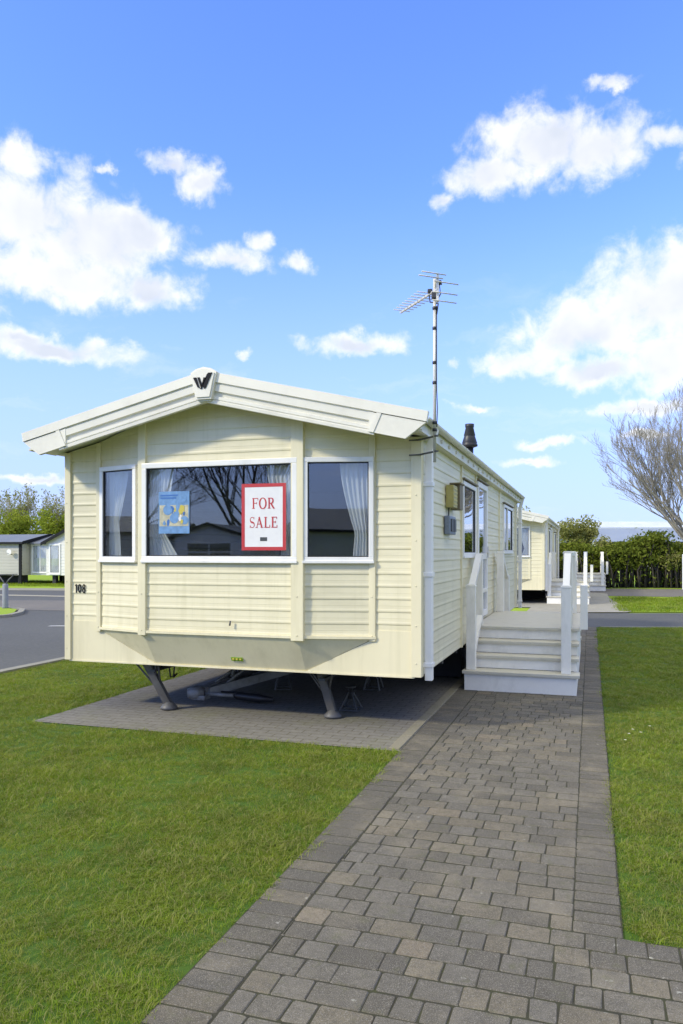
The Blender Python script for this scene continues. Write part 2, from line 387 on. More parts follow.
# ------------------------------------------------------------------ the caravan
XC = -1.87
def roofz(x, eave=2.82, sl=.235): return eave+sl*min(-x, x+3.74)
def caravan(loc, Lc, label, main=True, group=None, gl='glass'):
    root = thing('static_caravan', label, 'caravan', loc, 0, group)
    hb = .5
    sl = .235
    ZC = 2.60+sl*1.87
    # ---- front cladding (bay front)
    B0, B1, B2, B3 = (-3.31, 0), (-2.68, -.17), (-1.08, -.17), (-.40, 0)
    fr = MB()
    siding(fr, (-3.70, 0), B0, .90, 3.1)
    siding(fr, B3, (0, 0), .90, 3.1)
    # facets with window openings z 1.52-2.44
    for a, b in ((B0, B1), (B1, B2), (B2, B3)):
        siding(fr, a, b, .84, 1.52); siding(fr, a, b, 2.43, 3.1)
    siding(fr, B0, (B0[0]+.06, B0[1]-.0162), 1.52, 2.43); siding(fr, (B1[0]-.09, B1[1]+.0243), B1, 1.52, 2.43)
    siding(fr, B2, (B2[0]+.03, B2[1]+.0075), 1.52, 2.43); siding(fr, (B3[0]-.03, B3[1]-.0075), B3, 1.52, 2.43)
    fr = clip_gable(fr, XC, ZC, sl)
    fr.build('front_cladding', 'cream', root, fixn=False)
    # vertical cover strips
    def strip(a, b, s0, s1, z0, z1, o=.028, t=.0):
        m = MB(); m.wall(a, b, s0, s1, z0, z1, -.01, o, .005)
        return m
    for (x, y, w, zlo) in ((-3.285, -.006, .05, .80), (-2.68, -.172, .085, .80), (-1.08, -.172, .12, .80), (-.43, .006, .06, .80)):
        zt = 2.60+sl*min(-x, x+3.74)
        m = MB(); m.box(x-w/2, x+w/2, y-.030, y+.03, zlo, zt-.01, .006)
        for z in (zlo+.05, 1.2): m.lathe((x, y-.031, z), [(.0, -.004), (.006, -.003), (.006, .003), (.0, .004)], 8)
        m.build('cover_strip', 'cream_flat', root)
    for sx in (-3.70, 0):
        m = MB(); s = 1 if sx == 0 else -1
        m.box(sx+(.018 if s > 0 else .006), sx-.075*s, -.026, .0, hb, 2.61, .004)
        m.box(sx+(.019 if s > 0 else .005), sx-.0, .0, .07, hb, 2.61, .004)
        for z in (.62, .95, 1.3, 1.7, 2.1, 2.45): m.lathe((sx-.03*s, -.027, z), [(0, -.004), (.006, -.003), (.006, .003), (0, .004)], 8)
        m.build('corner_trim', 'cream_flat', root)
    # trims between siding and bay at x -3.62
    # lower skirt: flat corner panels, slanted bay underside
    sk = MB()
    yb = -.006
    for s_, xa, xb, xk in ((1, -3.70, -3.31, -2.64), (-1, 0, -.40, -1.07)):
        pts = [(xa, yb, hb), (xk, yb, hb), (xb, yb, .83), (xb, yb, .90), (xa, yb, .90)]
        sk.prism(pts, (0, .02, 0))
    # sloped central panel + facets, slight thickness
    A, Bp, Cc, D = Vector((-2.68, -.19, .835)), Vector((-1.08, -.19, .835)), Vector((-1.07, .004, hb)), Vector((-2.64, .004, hb))
    E1, F1 = Vector((-3.31, -.012, .835)), Vector((-.40, -.012, .835))
    th = Vector((0, .02, .0))
    for poly in ([A, Bp, Cc, D], [E1, A, D], [Bp, F1, Cc]): sk.prism(poly, th)
    # bay bottom capping
    for a, b in ((B0, B1), (B1, B2), (B2, B3)):
        a2 = Vector((a[0], a[1], 0)); w = (Vector(b)-Vector(a)).length
        sk.wall(a, b, 0, w, .822, .846, -.01, .026)
    sk.wall((-3.7, 0), (0, 0), .05, 3.65, hb-.012, hb+.004, -.02, .012)
    sk.build('skirt_panel', 'cream_flat', root)
    # ---- windows
    w = window(root, B1, B2, 1.51, 2.45, fw=.05, glass=gl)
    c = Vector(B1)-Vector(B0); c.normalize()
    window(root, (B0[0]+c.x*.055, B0[1]+c.y*.055), (B1[0]-c.x*.075, B1[1]-c.y*.075), 1.51, 2.45, fw=.045, glass=gl)
    c = Vector(B3)-Vector(B2); c.normalize()
    window(root, (B2[0]+c.x*.045, B2[1]+c.y*.045), (B3[0]-c.x*.02, B3[1]-c.y*.02), 1.51, 2.45, fw=.045, glass=gl)
    # ---- right side wall
    sd = MB(); x = 0
    ops = [(2.26, 3.30, 1.54, 2.43), (3.48, 4.43, .70, 2.53), (6.69, min(8.23, Lc-.3), 1.58, 2.42)]
    y = .07
    for (y0, y1, z0, z1) in ops:
        siding(sd, (0, y), (0, y0), hb, 2.64)
        siding(sd, (0, y0), (0, y1), hb, z0); siding(sd, (0, y0), (0, y1), z1, 2.64)
        y = y1
    siding(sd, (0, y), (0, Lc), hb, 2.64)
    sd.build('side_cladding', 'cream', root, fixn=False)
    ot = MB(); siding(ot, (-3.7, Lc), (-3.7, 0), hb, 2.64); siding(ot, (0, Lc), (-3.7, Lc), hb, 3.1)
    ot = clip_gable(ot, XC, ZC, sl); ot.build('rear_cladding', 'cream', root, fixn=False)
    window(root, (0, 2.26), (0, 3.30), 1.54, 2.43, glass='glass_side')
    window(root, (0, 6.69), (0, ops[2][1]), 1.58, 2.42, mullions=(.62,), glass='glass_side')
    # cover joints on the side and drip rails over openings
    for yy in (2.22, 3.39, 6.1, 8.9):
        j = MB(); j.box(0, .024, yy-.02, yy+.02, hb, 2.60, .004); j.build('cover_strip', 'cream_flat', root)
    for (y0, y1, z0, z1) in ops:
        d = MB(); d.box(0, .055, y0-.05, y1+.05, z1+.012, z1+.03, .004); d.build('drip_rail', 'wooddark', root)
    # door
    dy0, dy1 = 3.48, 4.43
    d = MB(); a, b = (0, dy0), (0, dy1); W = dy1-dy0; fw = .07
    for (s0, s1, z0, z1) in ((0, fw, .72, 2.53), (W-fw, W, .72, 2.53)): d.wall(a, b, s0, s1, z0, z1, -.02, .035, .006)
    for (z0, z1) in ((.72, .80), (2.46, 2.53), (1.50, 1.58)): d.wall(a, b, fw-.001, W-fw+.001, z0, z1, -.019, .033, .005)
    d.wall(a, b, fw-.001, W-fw+.001, 1.04, 1.09, -.019, .033, .005)
    door = d.build('door', 'white', root)
    p = MB(); p.wall(a, b, fw, W-fw, .80, 2.46, .0, .008); p.build('pane', 'glass_side', door)
    h = MB(); h.wall(a, b, W-.05, W-.03, 1.52, 1.68, .035, .05, .003); h.wall(a, b, W-.15, W-.03, 1.58, 1.60, .05, .062, .003); h.build('handle', 'alu', door)
    # ---- roof
    rf = MB(); ov = .13; y0, y1 = -.40, Lc+.04
    xl, xr = -3.74-.10, .085
    def rt(x): return 2.778+sl*(min(-x, x+3.74))
    top = [(xr, rt(xr)), (XC, rt(XC)), (xl, rt(xl))]
    bot = [(xl, rt(xl)-.045), (XC, rt(XC)-.045), (xr, rt(xr)-.045)]
    rf.prism([(px, y0, pz) for px, pz in top+bot], (0, y1-y0, 0))
    for i in range(1, int(Lc/1.2)+1):   # standing seams
        yy = i*1.2
        rf.prism([(xr-.02, yy, rt(xr-.02)+.012), (XC, yy, rt(XC)+.012), (xl+.02, yy, rt(xl+.02)+.012), (xl+.02, yy, rt(xl)-.01), (XC, yy, rt(XC)-.01), (xr-.02, yy, rt(xr)-.01)], (0, .03, 0))
    roof = rf.build('roof', 'roof', root)
    sf = MB()
    # soffit boards under the overhang, front and both sides
    def so(x): return 2.605+sl*min(-x, x+3.74)
    sf.prism([(0.1, -.38, so(0)-.01), (XC, -.38, so(XC)), (-3.84, -.38, so(-3.74)-.01), (-3.84, -.38, so(-3.74)+.012), (XC, -.38, so(XC)+.022), (0.1, -.38, so(0)+.012)], (0, .4, 0))
    sf.box(.0, .062, 0, Lc+.02, 2.60, 2.62); sf.box(-3.81, -3.70, 0, Lc+.1, 2.60, 2.62)
    for k in range(int(Lc/.42)):  # gutter brackets
        yy = .15+k*.42
        sf.box(.02, .10, yy-.012, yy+.012, 2.625, 2.66)
    sf.build('soffit', 'fascia', root)
    fb = MB(); fb.box(.062, .080, -.36, Lc+.04, 2.60, 2.735, .003); fb.box(-3.83, -3.812, -.36, Lc+.12, 2.60, 2.775, .003)
    fb.build('eaves_board', 'fascia', root)
    # bargeboard: profile swept along both slopes
    bg = MB()
    prof = [(0, .0), (0, .055), (-.085, .055), (-.092, .035), (-.100, .035), (-.104, .042), (-.165, .040), (-.172, .018), (-.205, .012), (-.212, .034), (-.238, .034), (-.242, .026), (-.250, .026), (-.254, .036), (-.280, .034), (-.283, .0)]
    FZ = .012
    def bp(x, dz, o): return (x, -.40-o, rt(x)+FZ+dz)
    for xa, xb in ((XC, -.30), (XC, -3.44)):
        n = len(prof)
        vs = [bp(xa, dz, o) for dz, o in prof]+[bp(xb, dz, o) for dz, o in prof]
        fs = [(i, (i+1) % n, (i+1) % n+n, i+n) for i in range(n)]+[tuple(range(n)), tuple(range(n, 2*n))[::-1]]
        bg.add(vs, fs)
    for s in (1, -1):
        def X(x): return x if s == 1 else -3.70-x
        # solid end plate with diagonal cut, plus capping strip
        poly = [(X(-.34), -.095), (X(.145), -.095), (X(-.03), -.262), (X(-.34), -.262)]
        bg.prism([(x_, -.402, rt(x_)+FZ+dz) for x_, dz in poly], (0, -.043, 0))
        cap = [(X(-.301), 0), (X(.165), 0), (X(.15), -.088), (X(-.301), -.088)]
        bg.prism([(x_, -.400, rt(x_)+FZ+dz) for x_, dz in cap], (0, -.0545, 0))
        poly = [(X(-.27), -.09), (X(-.345), -.262), (X(-.30), -.262), (X(-.23), -.09)]
        bg.prism([(x_, -.405, rt(x_)+FZ+dz) for x_, dz in poly], (0, -.047, 0))
    bg.build('bargeboard', 'fascia', root)
    k = MB()
    zt = rt(XC)+.035
    poly = [(XC-.130, zt-.045), (XC-.075, zt-.012), (XC, zt+.004), (XC+.075, zt-.012), (XC+.130, zt-.045), (XC+.075, zt-.285), (XC-.075, zt-.285)]
    k.prism([(x_, -.40, z_) for x_, z_ in poly], (0, -.075, 0))
    inner = [(XC+(x_-XC)*.86, zt-.14+(z_-zt+.14)*.88) for x_, z_ in poly]
    k.prism([(x_, -.476, z_) for x_, z_ in inner], (0, -.010, 0))
    k.box(XC-.06, XC+.06, -.455, -.38, zt-.302, zt-.283, .004)
    bdg = k.build('apex_badge', 'fascia', root)
    if main:
        lg = MB(); s_ = .098; zc = zt-.135
        # winged double-stroke emblem
        def quad(p): lg.prism([(XC+a_*s_, -.487, zc+b_*s_) for a_, b_ in p], (0, -.006, 0))
        quad([(-.95, .45), (-.62, .45), (-.28, -.55), (-.50, -.45)])
        quad([(-.52, .45), (-.30, .45), (-.02, -.30), (-.16, -.52)])
        quad([(-.22, -.62), (-.06, -.62), (.42, .38), (.12, .42), (-.02, -.08)])
        quad([(.00, -.30), (.18, -.62), (.34, -.52), (.98, .80), (.58, .80), (.44, .66)])
        lg.build('emblem', 'black', bdg)
    # gutter
    g = MB()
    n = 7
    for i in range(n):
        t0 = math.pi+i*math.pi/n; t1 = math.pi+(i+1)*math.pi/n
    gp = [(math.cos(math.pi+i*math.pi/n)*.036, math.sin(math.pi+i*math.pi/n)*.036) for i in range(n+1)]
    gi = [(a_*.86, b_*.86) for a_, b_ in gp][::-1]
    cx_, cz_ = .118, 2.722
    g.prism([(cx_+a_, -.34, cz_+b_) for a_, b_ in gp+gi], (0, Lc+.38, 0))
    for i in range(int(Lc/.42)+1):
        yy = .02+i*.42
        q = [(a_*1.13, b_*1.13) for a_, b_ in gp]
        g.prism([(cx_+a_, yy, cz_+b_) for a_, b_ in q], (0, .022, 0))
    g.build('gutter', 'white' if not main else 'fascia', root)
    for yy, nm in ((.10, 0), (Lc-.1, 1)):
        d = MB()
        px_, py_ = .062, yy
        d.box(px_-.034, px_+.034, py_-.034, py_+.034, .46, 2.50, .008)
        for z in (.60, 1.40, 2.2): d.box(px_-.05, px_+.042, py_-.045, py_+.045, z-.02, z+.02, .005)
        d.beam((px_, py_, 2.49), (.115, py_, 2.69), .062, .062)
        d.build('downpipe', 'white', root)
    # ---- underside: chassis, floor
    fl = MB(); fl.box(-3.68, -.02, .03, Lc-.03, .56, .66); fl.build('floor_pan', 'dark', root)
    ch = MB()
    for xx in (-2.75, -.95):
        ch.box(xx-.03, xx+.03, .1, Lc-.1, .40, .405+.02); ch.box(xx-.006, xx+.006, .1, Lc-.1, .42, .54); ch.box(xx-.03, xx+.03, .1, Lc-.1, .54, .56)
    for yy in (.25, 1.6, 3.2, 5.2, 7.0, 9.0):
        if yy < Lc: ch.box(-3.6, -.1, yy-.02, yy+.02, .47, .558)
    for yy in [k_*.9+.5 for k_ in range(int(Lc/.9))]: ch.box(-.12, -.06, yy, yy+.05, .42, .558)
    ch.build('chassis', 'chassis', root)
    for xx in (-2.85, -.85):
        for yy in (Lc*.5, Lc*.5+.75):
            wv = MB(); pr = [(.02, -.1), (.25, -.1), (.30, -.07), (.31, 0), (.30, .07), (.25, .1), (.02, .1)]
            wv.tube([(xx+z, yy, .31) for r, z in pr], [r for r, z in pr], 18)
            wv.build('wheel', 'rubber', root)
    us = MB(); us.box(-3.66, -3.62, 3.2, Lc-.1, .0, .56); us.box(-3.60, -.12, 6.2, 6.24, .0, .56); us.box(-2.6, -.12, 3.0, 3.04, .03, .56); us.box(-3.60, -2.9, 3.5, 3.54, .0, .56); us.build('under_shade_panel', 'dark', root)  # dark panels added to block light and deepen the shade underneath
    # ---- room
    rm = MB()
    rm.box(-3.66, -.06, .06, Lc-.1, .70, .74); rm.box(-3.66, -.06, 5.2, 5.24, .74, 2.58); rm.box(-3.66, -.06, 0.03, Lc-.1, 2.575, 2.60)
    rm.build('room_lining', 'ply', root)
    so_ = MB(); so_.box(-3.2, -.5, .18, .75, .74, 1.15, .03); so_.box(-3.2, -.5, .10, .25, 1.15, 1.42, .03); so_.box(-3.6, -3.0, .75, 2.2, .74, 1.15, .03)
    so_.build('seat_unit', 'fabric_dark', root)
    return root

main_car = caravan((0, 0, 0), 9.5, 'cream static caravan in front with a FOR SALE sign in its wide bay window')
# corner steadies
for (tx, ty, fx, fy, tilt) in ((-2.84, .08, -2.64, .24, 1), (-1.03, .22, -.935, .38, -1)):
    m = MB()
    m.beam((tx, ty, .56), (fx, fy, .05), .075, .05, (0, 1, 0))
    m.beam((tx-.02, ty+.02, .56), (fx-.01, fy+.02, .06), .03, .07, (0, 1, 0))
    m.tube([(tx+.14, ty+.05, .52), ((tx+fx)/2+.04, (ty+fy)/2, .30)], .012, 8)
    m.tube([(tx-.12*tilt*-1, ty+.03, .52), ((tx+fx)/2, (ty+fy)/2, .27)], .010, 8)
    m.tube([(tx-.16, ty+.05, .52), ((tx+fx)/2-.02, (ty+fy)/2, .26)], .010, 8)
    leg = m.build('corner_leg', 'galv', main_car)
    ft = MB(); ft.lathe((fx, fy, .012), [(.085, 0), (.085, .02), (.06, .045), (.04, .07), (.0, .075)], 14); ft.build('foot', 'galv', leg)
# tow hitch lying under the nose
m = MB()
m.beam((-2.45, .62, .13), (-2.05, 2.3, .40), .06, .09); m.beam((-2.40, .64, .13), (-1.25, 2.4, .40), .06, .09)
m.beam((-2.30, .95, .16), (-2.22, .95, .50), .03, .03); m.tube([(-2.45, .75, .16), (-2.1, 1.3, .5)], .016, 8)
m.tube([(-2.35, .8, .14), (-2.1, .95, .36), (-1.9, 1.1, .52)], .014, 8)
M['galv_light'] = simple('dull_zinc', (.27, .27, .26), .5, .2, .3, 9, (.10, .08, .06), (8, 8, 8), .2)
hitch = m.build('tow_hitch', 'galv_light', main_car)
m = MB(); m.tube([(-2.60, .55, .115), (-2.52, .58, .12), (-2.45, .62, .125)], [.05, .075, .055], 12); m.box(-2.56, -2.40, .54, .68, .05, .10, .012)
m.tube([(-2.45, .62, .11), (-2.12, .66, .10)], .022, 8); m.build('coupling', 'galv_light', hitch)
m = MB(); m.tube([(-2.12, .66, .10), (-2.08, .67, .10), (-1.86, .72, .075), (-1.72, .76, .06)], [.02, .042, .045, .025], 10)
m.tube([(-2.34, .72, .12), (-2.1, .84, .1), (-1.8, .85, .035)], .01, 6); m.build('jockey_handle', 'blackpl', hitch)
m = MB()
for a, b in (((-2.62, .2, .5), (-2.58, .3, .36)), ((-2.55, .2, .5), (-2.58, .3, .36)), ((-2.1, .9, .5), (-2.3, .9, .25))):
    m = MB(); m.tube([a, ((a[0]+b[0])/2, a[1], min(a[2], b[2])-.02), b], .008, 6); m.build('cable', 'blackpl', main_car)
# axle stands
def axle_stand(x, y, h, label, rz=0):
    t = thing('axle_stand', label, 'axle stand', (x, y, 0), rz, 'axle stands propping the caravan')
    m = MB()
    for k in range(4):
        a = math.pi/4+k*math.pi/2
        m.beam((math.cos(a)*.13, math.sin(a)*.13, .022), (math.cos(a)*.025, math.sin(a)*.025, h*.75), .018, .018)
        b = a+math.pi/2
        m.beam((math.cos(a)*.13, math.sin(a)*.13, .03), (math.cos(b)*.13, math.sin(b)*.13, .03), .012, .012)
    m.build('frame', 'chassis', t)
    m = MB(); m.lathe((0, 0, h*.5), [(.022, 0), (.022, h*.5-.02), (.05, h*.5-.018), (.05, h*.5)], 10); m.build('screw_jack', 'chassis', t)
axle_stand(-.86, .72, .26, 'small spare axle stand just behind the front leg nearest the steps')
axle_stand(-.95, 1.9, .40, 'axle stand in the dark under the caravan, nearest the steps side')
axle_stand(-1.95, 1.6, .40, 'axle stand under the middle of the caravan behind the tow hitch', .4)
axle_stand(-2.75, 2.2, .40, 'axle stand under the caravan beside the lawn side chassis beam', .2)

# ------------------------------------------------------------------ fittings of the main caravan
lb = MB(); lb.wall((-1.78, -.085), (-1.63, -.085), 0, .12, .572, .612, 0.06, .064)
# sticker lies on the slanted skirt
m = MB(); y_ = lambda z: -.188+(.835-z)/(.335)*.188
P4 = [(-1.80, y_(.575), .575), (-1.68, y_(.575), .575), (-1.68, y_(.61), .61), (-1.80, y_(.61), .61)]
m.prism([(a, b-.003, c) for a, b, c in P4], (0, -.003, -.002)); st = m.build('sticker', 'green_sticker', main_car)
m = MB()
for i in range(3): m.box(-1.785+i*.036, -1.765+i*.036, y_(.592)-.012, y_(.592)-.007, .586, .600)
m.build('print', 'yellow', st)
m = MB(); m.tube([(-1.74, -.21, .92), (-1.735, -.205, .965)], .008, 6); m.build('catch', 'galv', main_car)
# vent and meter box
m = MB(); m.box(.01, .09, 1.22, 1.46, 2.06, 2.29, .006); vb = m.build('flue_vent', 'wood', main_car)
m = MB()
for i in range(5): m.box(.088, .094, 1.24, 1.44, 2.09+i*.04, 2.105+i*.04)
m.build('louvre', 'yellow', vb)
m = MB(); m.box(.01, .11, 1.50, 1.70, 2.05, 2.32, .006); m.box(.0, .125, 1.47, 1.73, 2.318, 2.335, .004); m.build('outside_lamp', 'wooddark', main_car)
m = MB(); m.box(.01, .07, 1.12, 1.48, 1.78, 1.97, .012); mbx = m.build('socket_box', 'boxblue', main_car)
m = MB(); m.box(.07, .082, 1.16, 1.28, 1.81, 1.94, .006); m.box(.07, .082, 1.32, 1.44, 1.81, 1.94, .006); m.build('cover', 'chassis', mbx)
m = MB(); m.tube([(.02, 1.34, 2.06), (.02, 1.33, 1.97)], .008, 6); m.build('cable', 'galv', main_car)
# flue with cowl
m = MB(); m.lathe((-.25, 4.6, 2.80), [(.09, 0), (.075, .03), (.056, .04), (.056, .36)], 16)
flue = m.build('flue', 'blackpl', main_car)
m = MB(); m.lathe((-.25, 4.6, 3.12), [(.06, 0), (.115, .02), (.118, .045), (.104, .055), (.110, .07), (.082, .16), (.078, .17), (.084, .18), (.058, .29), (.064, .30), (.066, .345), (.0, .35)], 18)
m.build('cowl', 'blackpl', flue)
# aerial
ANT = thing('tv_aerial', 'tall thin television aerial on a mast at the corner of the front caravan', 'aerial', (.17, -.2, 2.36))
m = MB(); m.tube([(0, 0, 0), (0, 0, 1.55)], .0135, 10); mast = m.build('mast', 'alu', ANT)
for z in (.26, .32, .66, .83, 1.12, 1.29):
    m = MB(); m.lathe((0, 0, z), [(.018, 0), (.02, .005), (.02, .02), (.018, .025)], 10); m.build('tape', 'blackpl', mast)
m = MB(); m.tube([(.016, .01, .30), (.024, .0, .45), (.017, 0, .62)]+[(.0165, 0, .62+.1*i) for i in range(1, 8)], .004, 6); m.build('cable', 'blackpl', mast)
for z in (.09, .22):
    m = MB(); m.beam((-.19, .19, z), (.03, -.03, z), .02, .012); m.beam((-.19, .19, z-.03), (-.19, .19, z+.03), .03, .03)
    m.tube([(-.17, .17, z), (-.26, .17, z)], .007, 6); m.build('bracket', 'galv', ANT)
bd = Vector((-.647, .762, 0)).normalized(); sd_ = Vector((bd.y, -bd.x, 0))
hz = Vector((0, 0, 1.45))
m = MB(); m.beam(hz-bd*.06, hz+bd*.64, .016, .016); boom = m.build('boom', 'alu', ANT)
for i in range(9):
    c = hz+bd*(.10+i*.064); l = .115-.004*i
    m = MB(); m.tube([c-sd_*l+Vector((0, 0, .012)), c+sd_*l+Vector((0, 0, .012))], .0045, 6); m.build('element', 'alu', ANT)
m = MB(); m.beam(hz-bd*.05+Vector((0, 0, -.11)), hz-bd*.05+Vector((0, 0, .13)), .02, .02)
m.build('reflector_frame', 'alu', ANT)
for dz, off in ((-.10, .06), (-.03, .07), (.06, .08), (.09, -.07), (.125, -.04)):
    c = hz-bd*.06+Vector((0, 0, dz)); c = c+sd_*off
    m = MB(); m.tube([c-sd_*.115, c+sd_*.115], .0055, 6); m.build('element', 'alu', ANT)
m = MB(); m.box(-.025, .025, -.025, .025, 1.38, 1.44, .008); m.box(-.07, -.03, .03, .07, 1.455, 1.485, .006); m.tube([hz+bd*.1, hz+bd*.08-Vector((0, 0, .07)), (0.03, 0, 1.34), (.017, 0, 1.25)], .006, 6)
m.box(.02, .06, -.02, .02, 1.50, 1.53, .004); m.tube([(.04, 0, 1.50), (.05, 0, 1.42), (.02, 0, 1.36)], .004, 6)
m.build('junction_box', 'blackpl', ANT)
for ch_ in list(ANT.children): pass

# ------------------------------------------------------------------ lettering
def stroke_poly(pts, widths):
    """flat ribbon polygon strips for strokes"""
    quads = []
    n = len(pts); off = []
    for i in range(n):
        p0 = Vector(pts[max(i-1, 0)]); p1 = Vector(pts[min(i+1, n-1)])
        d = (p1-p0).normalized(); nn = Vector((-d.y, d.x))*widths[i]/2
        off.append((Vector(pts[i])+nn, Vector(pts[i])-nn))
    for i in range(n-1): quads.append([off[i][0], off[i+1][0], off[i+1][1], off[i][1]])
    return quads
def glyph(ch):
    T, t, s = .17, .07, .055   # thick, thin, serif
    q = []
    def line(a, b, w): q.extend(stroke_poly([a, b], [w, w]))
    def serif(x, y, w=.36): line((x-w/2, y), (x+w/2, y), s)
    if ch == 'F':
        line((.2, 0), (.2, 1), T); line((.05, .97), (.78, .97), t); line((.2, .52), (.62, .52), t); serif(.2, .03); line((.76, 1), (.76, .78), t); line((.6, .62), (.6, .42), t); return q, .86
    if ch in 'O':
        pts = [(.45+.40*math.cos(a), .5+.5*math.sin(a)) for a in [i*2*math.pi/24 for i in range(25)]]
        w = [.07+.11*abs(math.cos(i*2*math.pi/24)) for i in range(25)]
        q.extend(stroke_poly(pts[:25]+[pts[1]], w+[w[1]])); return q, .98
    if ch == 'R':
        line((.2, 0), (.2, 1), T); line((.05, .97), (.45, .97), t); line((.2, .50), (.45, .50), t); serif(.2, .03)
        pts = [(.45+.24*math.cos(a), .735+.235*math.sin(a)) for a in [math.pi/2-i*math.pi/10 for i in range(11)]]
        q.extend(stroke_poly(pts, [.07+.10*math.sin(i*math.pi/10) for i in range(11)])); line((.42, .5), (.78, .02), .16); line((.68, .03), (.92, .03), s); return q, .98
    if ch == 'S':
        pts = []
        for i in range(13):
            a = R(30)+i*R(240)/12; pts.append((.36+.25*math.cos(a), .74+.235*math.sin(a)))
        for i in range(13):
            a = R(90)-i*R(240)/12; pts.append((.36+.27*math.cos(a), .26+.245*math.sin(a)))
        w = [.06+.12*math.exp(-((i-12.5)/4.)**2) for i in range(26)]
        q.extend(stroke_poly(pts, w)); line((.59, 1), (.59, .78), .05); line((.10, 0), (.10, .24), .05); return q, .74
    if ch == 'A':
        line((.12, 0), (.45, 1), .075); line((.42, 1), (.78, 0), .17); line((.24, .34), (.66, .34), t); serif(.12, .03, .28); serif(.80, .03, .34); return q, .98
    if ch == 'L':
        line((.2, 0), (.2, 1), T); line((.05, .03), (.74, .03), t); serif(.2, .97); line((.72, 0), (.72, .26), t); return q, .82
    if ch == 'E':
        line((.2, 0), (.2, 1), T); line((.05, .97), (.72, .97), t); line((.05, .03), (.76, .03), t); line((.2, .52), (.58, .52), t)
        line((.70, 1), (.70, .78), t); line((.74, 0), (.74, .24), t); line((.57, .62), (.57, .42), t); return q, .86
    if ch == '1':
        line((.3, 0), (.3, 1), .19); line((.3, .98), (.12, .80), .14); return q, .5
    if ch == '0':
        pts = [(.32+.22*math.cos(a), .5+.42*math.sin(a)) for a in [i*2*math.pi/20 for i in range(21)]]
        q.extend(stroke_poly(pts+[pts[1]], [.19]*22)); return q, .68
    if ch == '8':
        for cy, ry, rx in ((.73, .2, .17), (.26, .22, .20)):
            pts = [(.32+rx*math.cos(a), cy+ry*math.sin(a)) for a in [i*2*math.pi/16 for i in range(17)]]
            q.extend(stroke_poly(pts+[pts[1]], [.16]*18))
        return q, .66
    return q, .4
def lettering(text, x0, z0, h, y, th=.0012, sp=.06, sx=1):
    m = MB(); x = x0; k = 0
    for ch in text:
        q, w = glyph(ch)
        for p in q:
            yy = y-.00004*k; k += 1
            m.prism([(x+a.x*h*sx, yy, z0+a.y*h) for a in p], (0, -th, 0))
        x += (w+sp)*h*sx
    return m
def textw(text, h, sp=.06, sx=1): return sum(glyph(c)[1]+sp for c in text)*h*sx-sp*h*sx
m = lettering('108', -3.585, 1.185, .088, -.0098, .0012, .05, .8); m.build('house_number', 'black', main_car)

sg = thing('for_sale_sign', 'white FOR SALE sign with red border and red letters on the bay window glass', 'sign', (0, 0, 0))
X0, X1, Z0, Z1, YS = -1.63, -1.19, 1.615, 2.225, -.1865
m = MB(); m.box(X0, X1, YS, YS+.004, Z0, Z1); m.build('board', 'signwhite', sg)
m = MB(); t = .032; y0 = YS-.0015
m.box(X0, X1, y0, y0+.0012, Z0, Z0+t); m.box(X0, X1, y0, y0+.0012, Z1-t, Z1); m.box(X0, X0+t, y0, y0+.0012, Z0+t, Z1-t); m.box(X1-t, X1, y0, y0+.0012, Z0+t, Z1-t)
m.build('border', 'red', sg)
h = .098
for txt, z in (('FOR', 1.995), ('SALE', 1.822)):
    w = textw(txt, h, .07, .80); m = lettering(txt, (X0+X1)/2-w/2, z, h, YS-.0003, .0008, .07, .80); m.build('lettering', 'red', sg)
m = MB(); m.box(-1.445, -1.375, YS-.0012, YS-.0002, 1.70, 1.735); m.build('small_print', 'chassis', sg)

ps = thing('holiday_poster', 'blue and yellow poster with small pictures stuck on the bay window glass', 'poster', (0, 0, 0))
x0, x1, z0, z1 = -2.50, -2.17, 1.775, 2.175
m = MB(); m.box(x0, x1, YS, YS+.002, z0, z1); m.build('sheet', 'lblue', ps)
m = MB(); m.box(x0+.02, x1-.11, YS-.001, YS-.0002, z1-.045, z1-.03); m.box(x0+.02, x1-.14, YS-.001, YS-.0002, z1-.07, z1-.055); m.build('heading', 'navy', ps)
m = MB(); m.box(x0+.01, x1-.01, YS-.001, YS-.0002, z0+.07, z1-.13)
m.build('picture', 'cream_print', ps)
m = MB()
for (a, b, r) in ((-2.40, 2.0, .05), (-2.27, 2.02, .045), (-2.33, 1.92, .05), (-2.22, 1.9, .04), (-2.25, 2.11, .05)):
    m.tube([(a, YS-.0012, b), (a, YS-.0022-.0005*r, b)], r, 14)
m.build('photo_spot', 'lblue', ps)
rp = random.Random(4)
for k in range(12):
    a_, b_ = x0+rp.uniform(.05, .28), z0+rp.uniform(.09, .24); r_ = rp.uniform(.012, .035); n_ = 9
    m = MB(); m.prism([(a_+r_*rp.uniform(.6, 1.2)*math.cos(i*2*math.pi/n_), YS-.0012-.0003*k, b_+r_*1.5*rp.uniform(.6, 1.2)*math.sin(i*2*math.pi/n_)) for i in range(n_)], (0, -.0003, 0))
    m.build('photo_patch', ('navy', 'lblue', 'signwhite', 'yellow')[k % 4], ps)


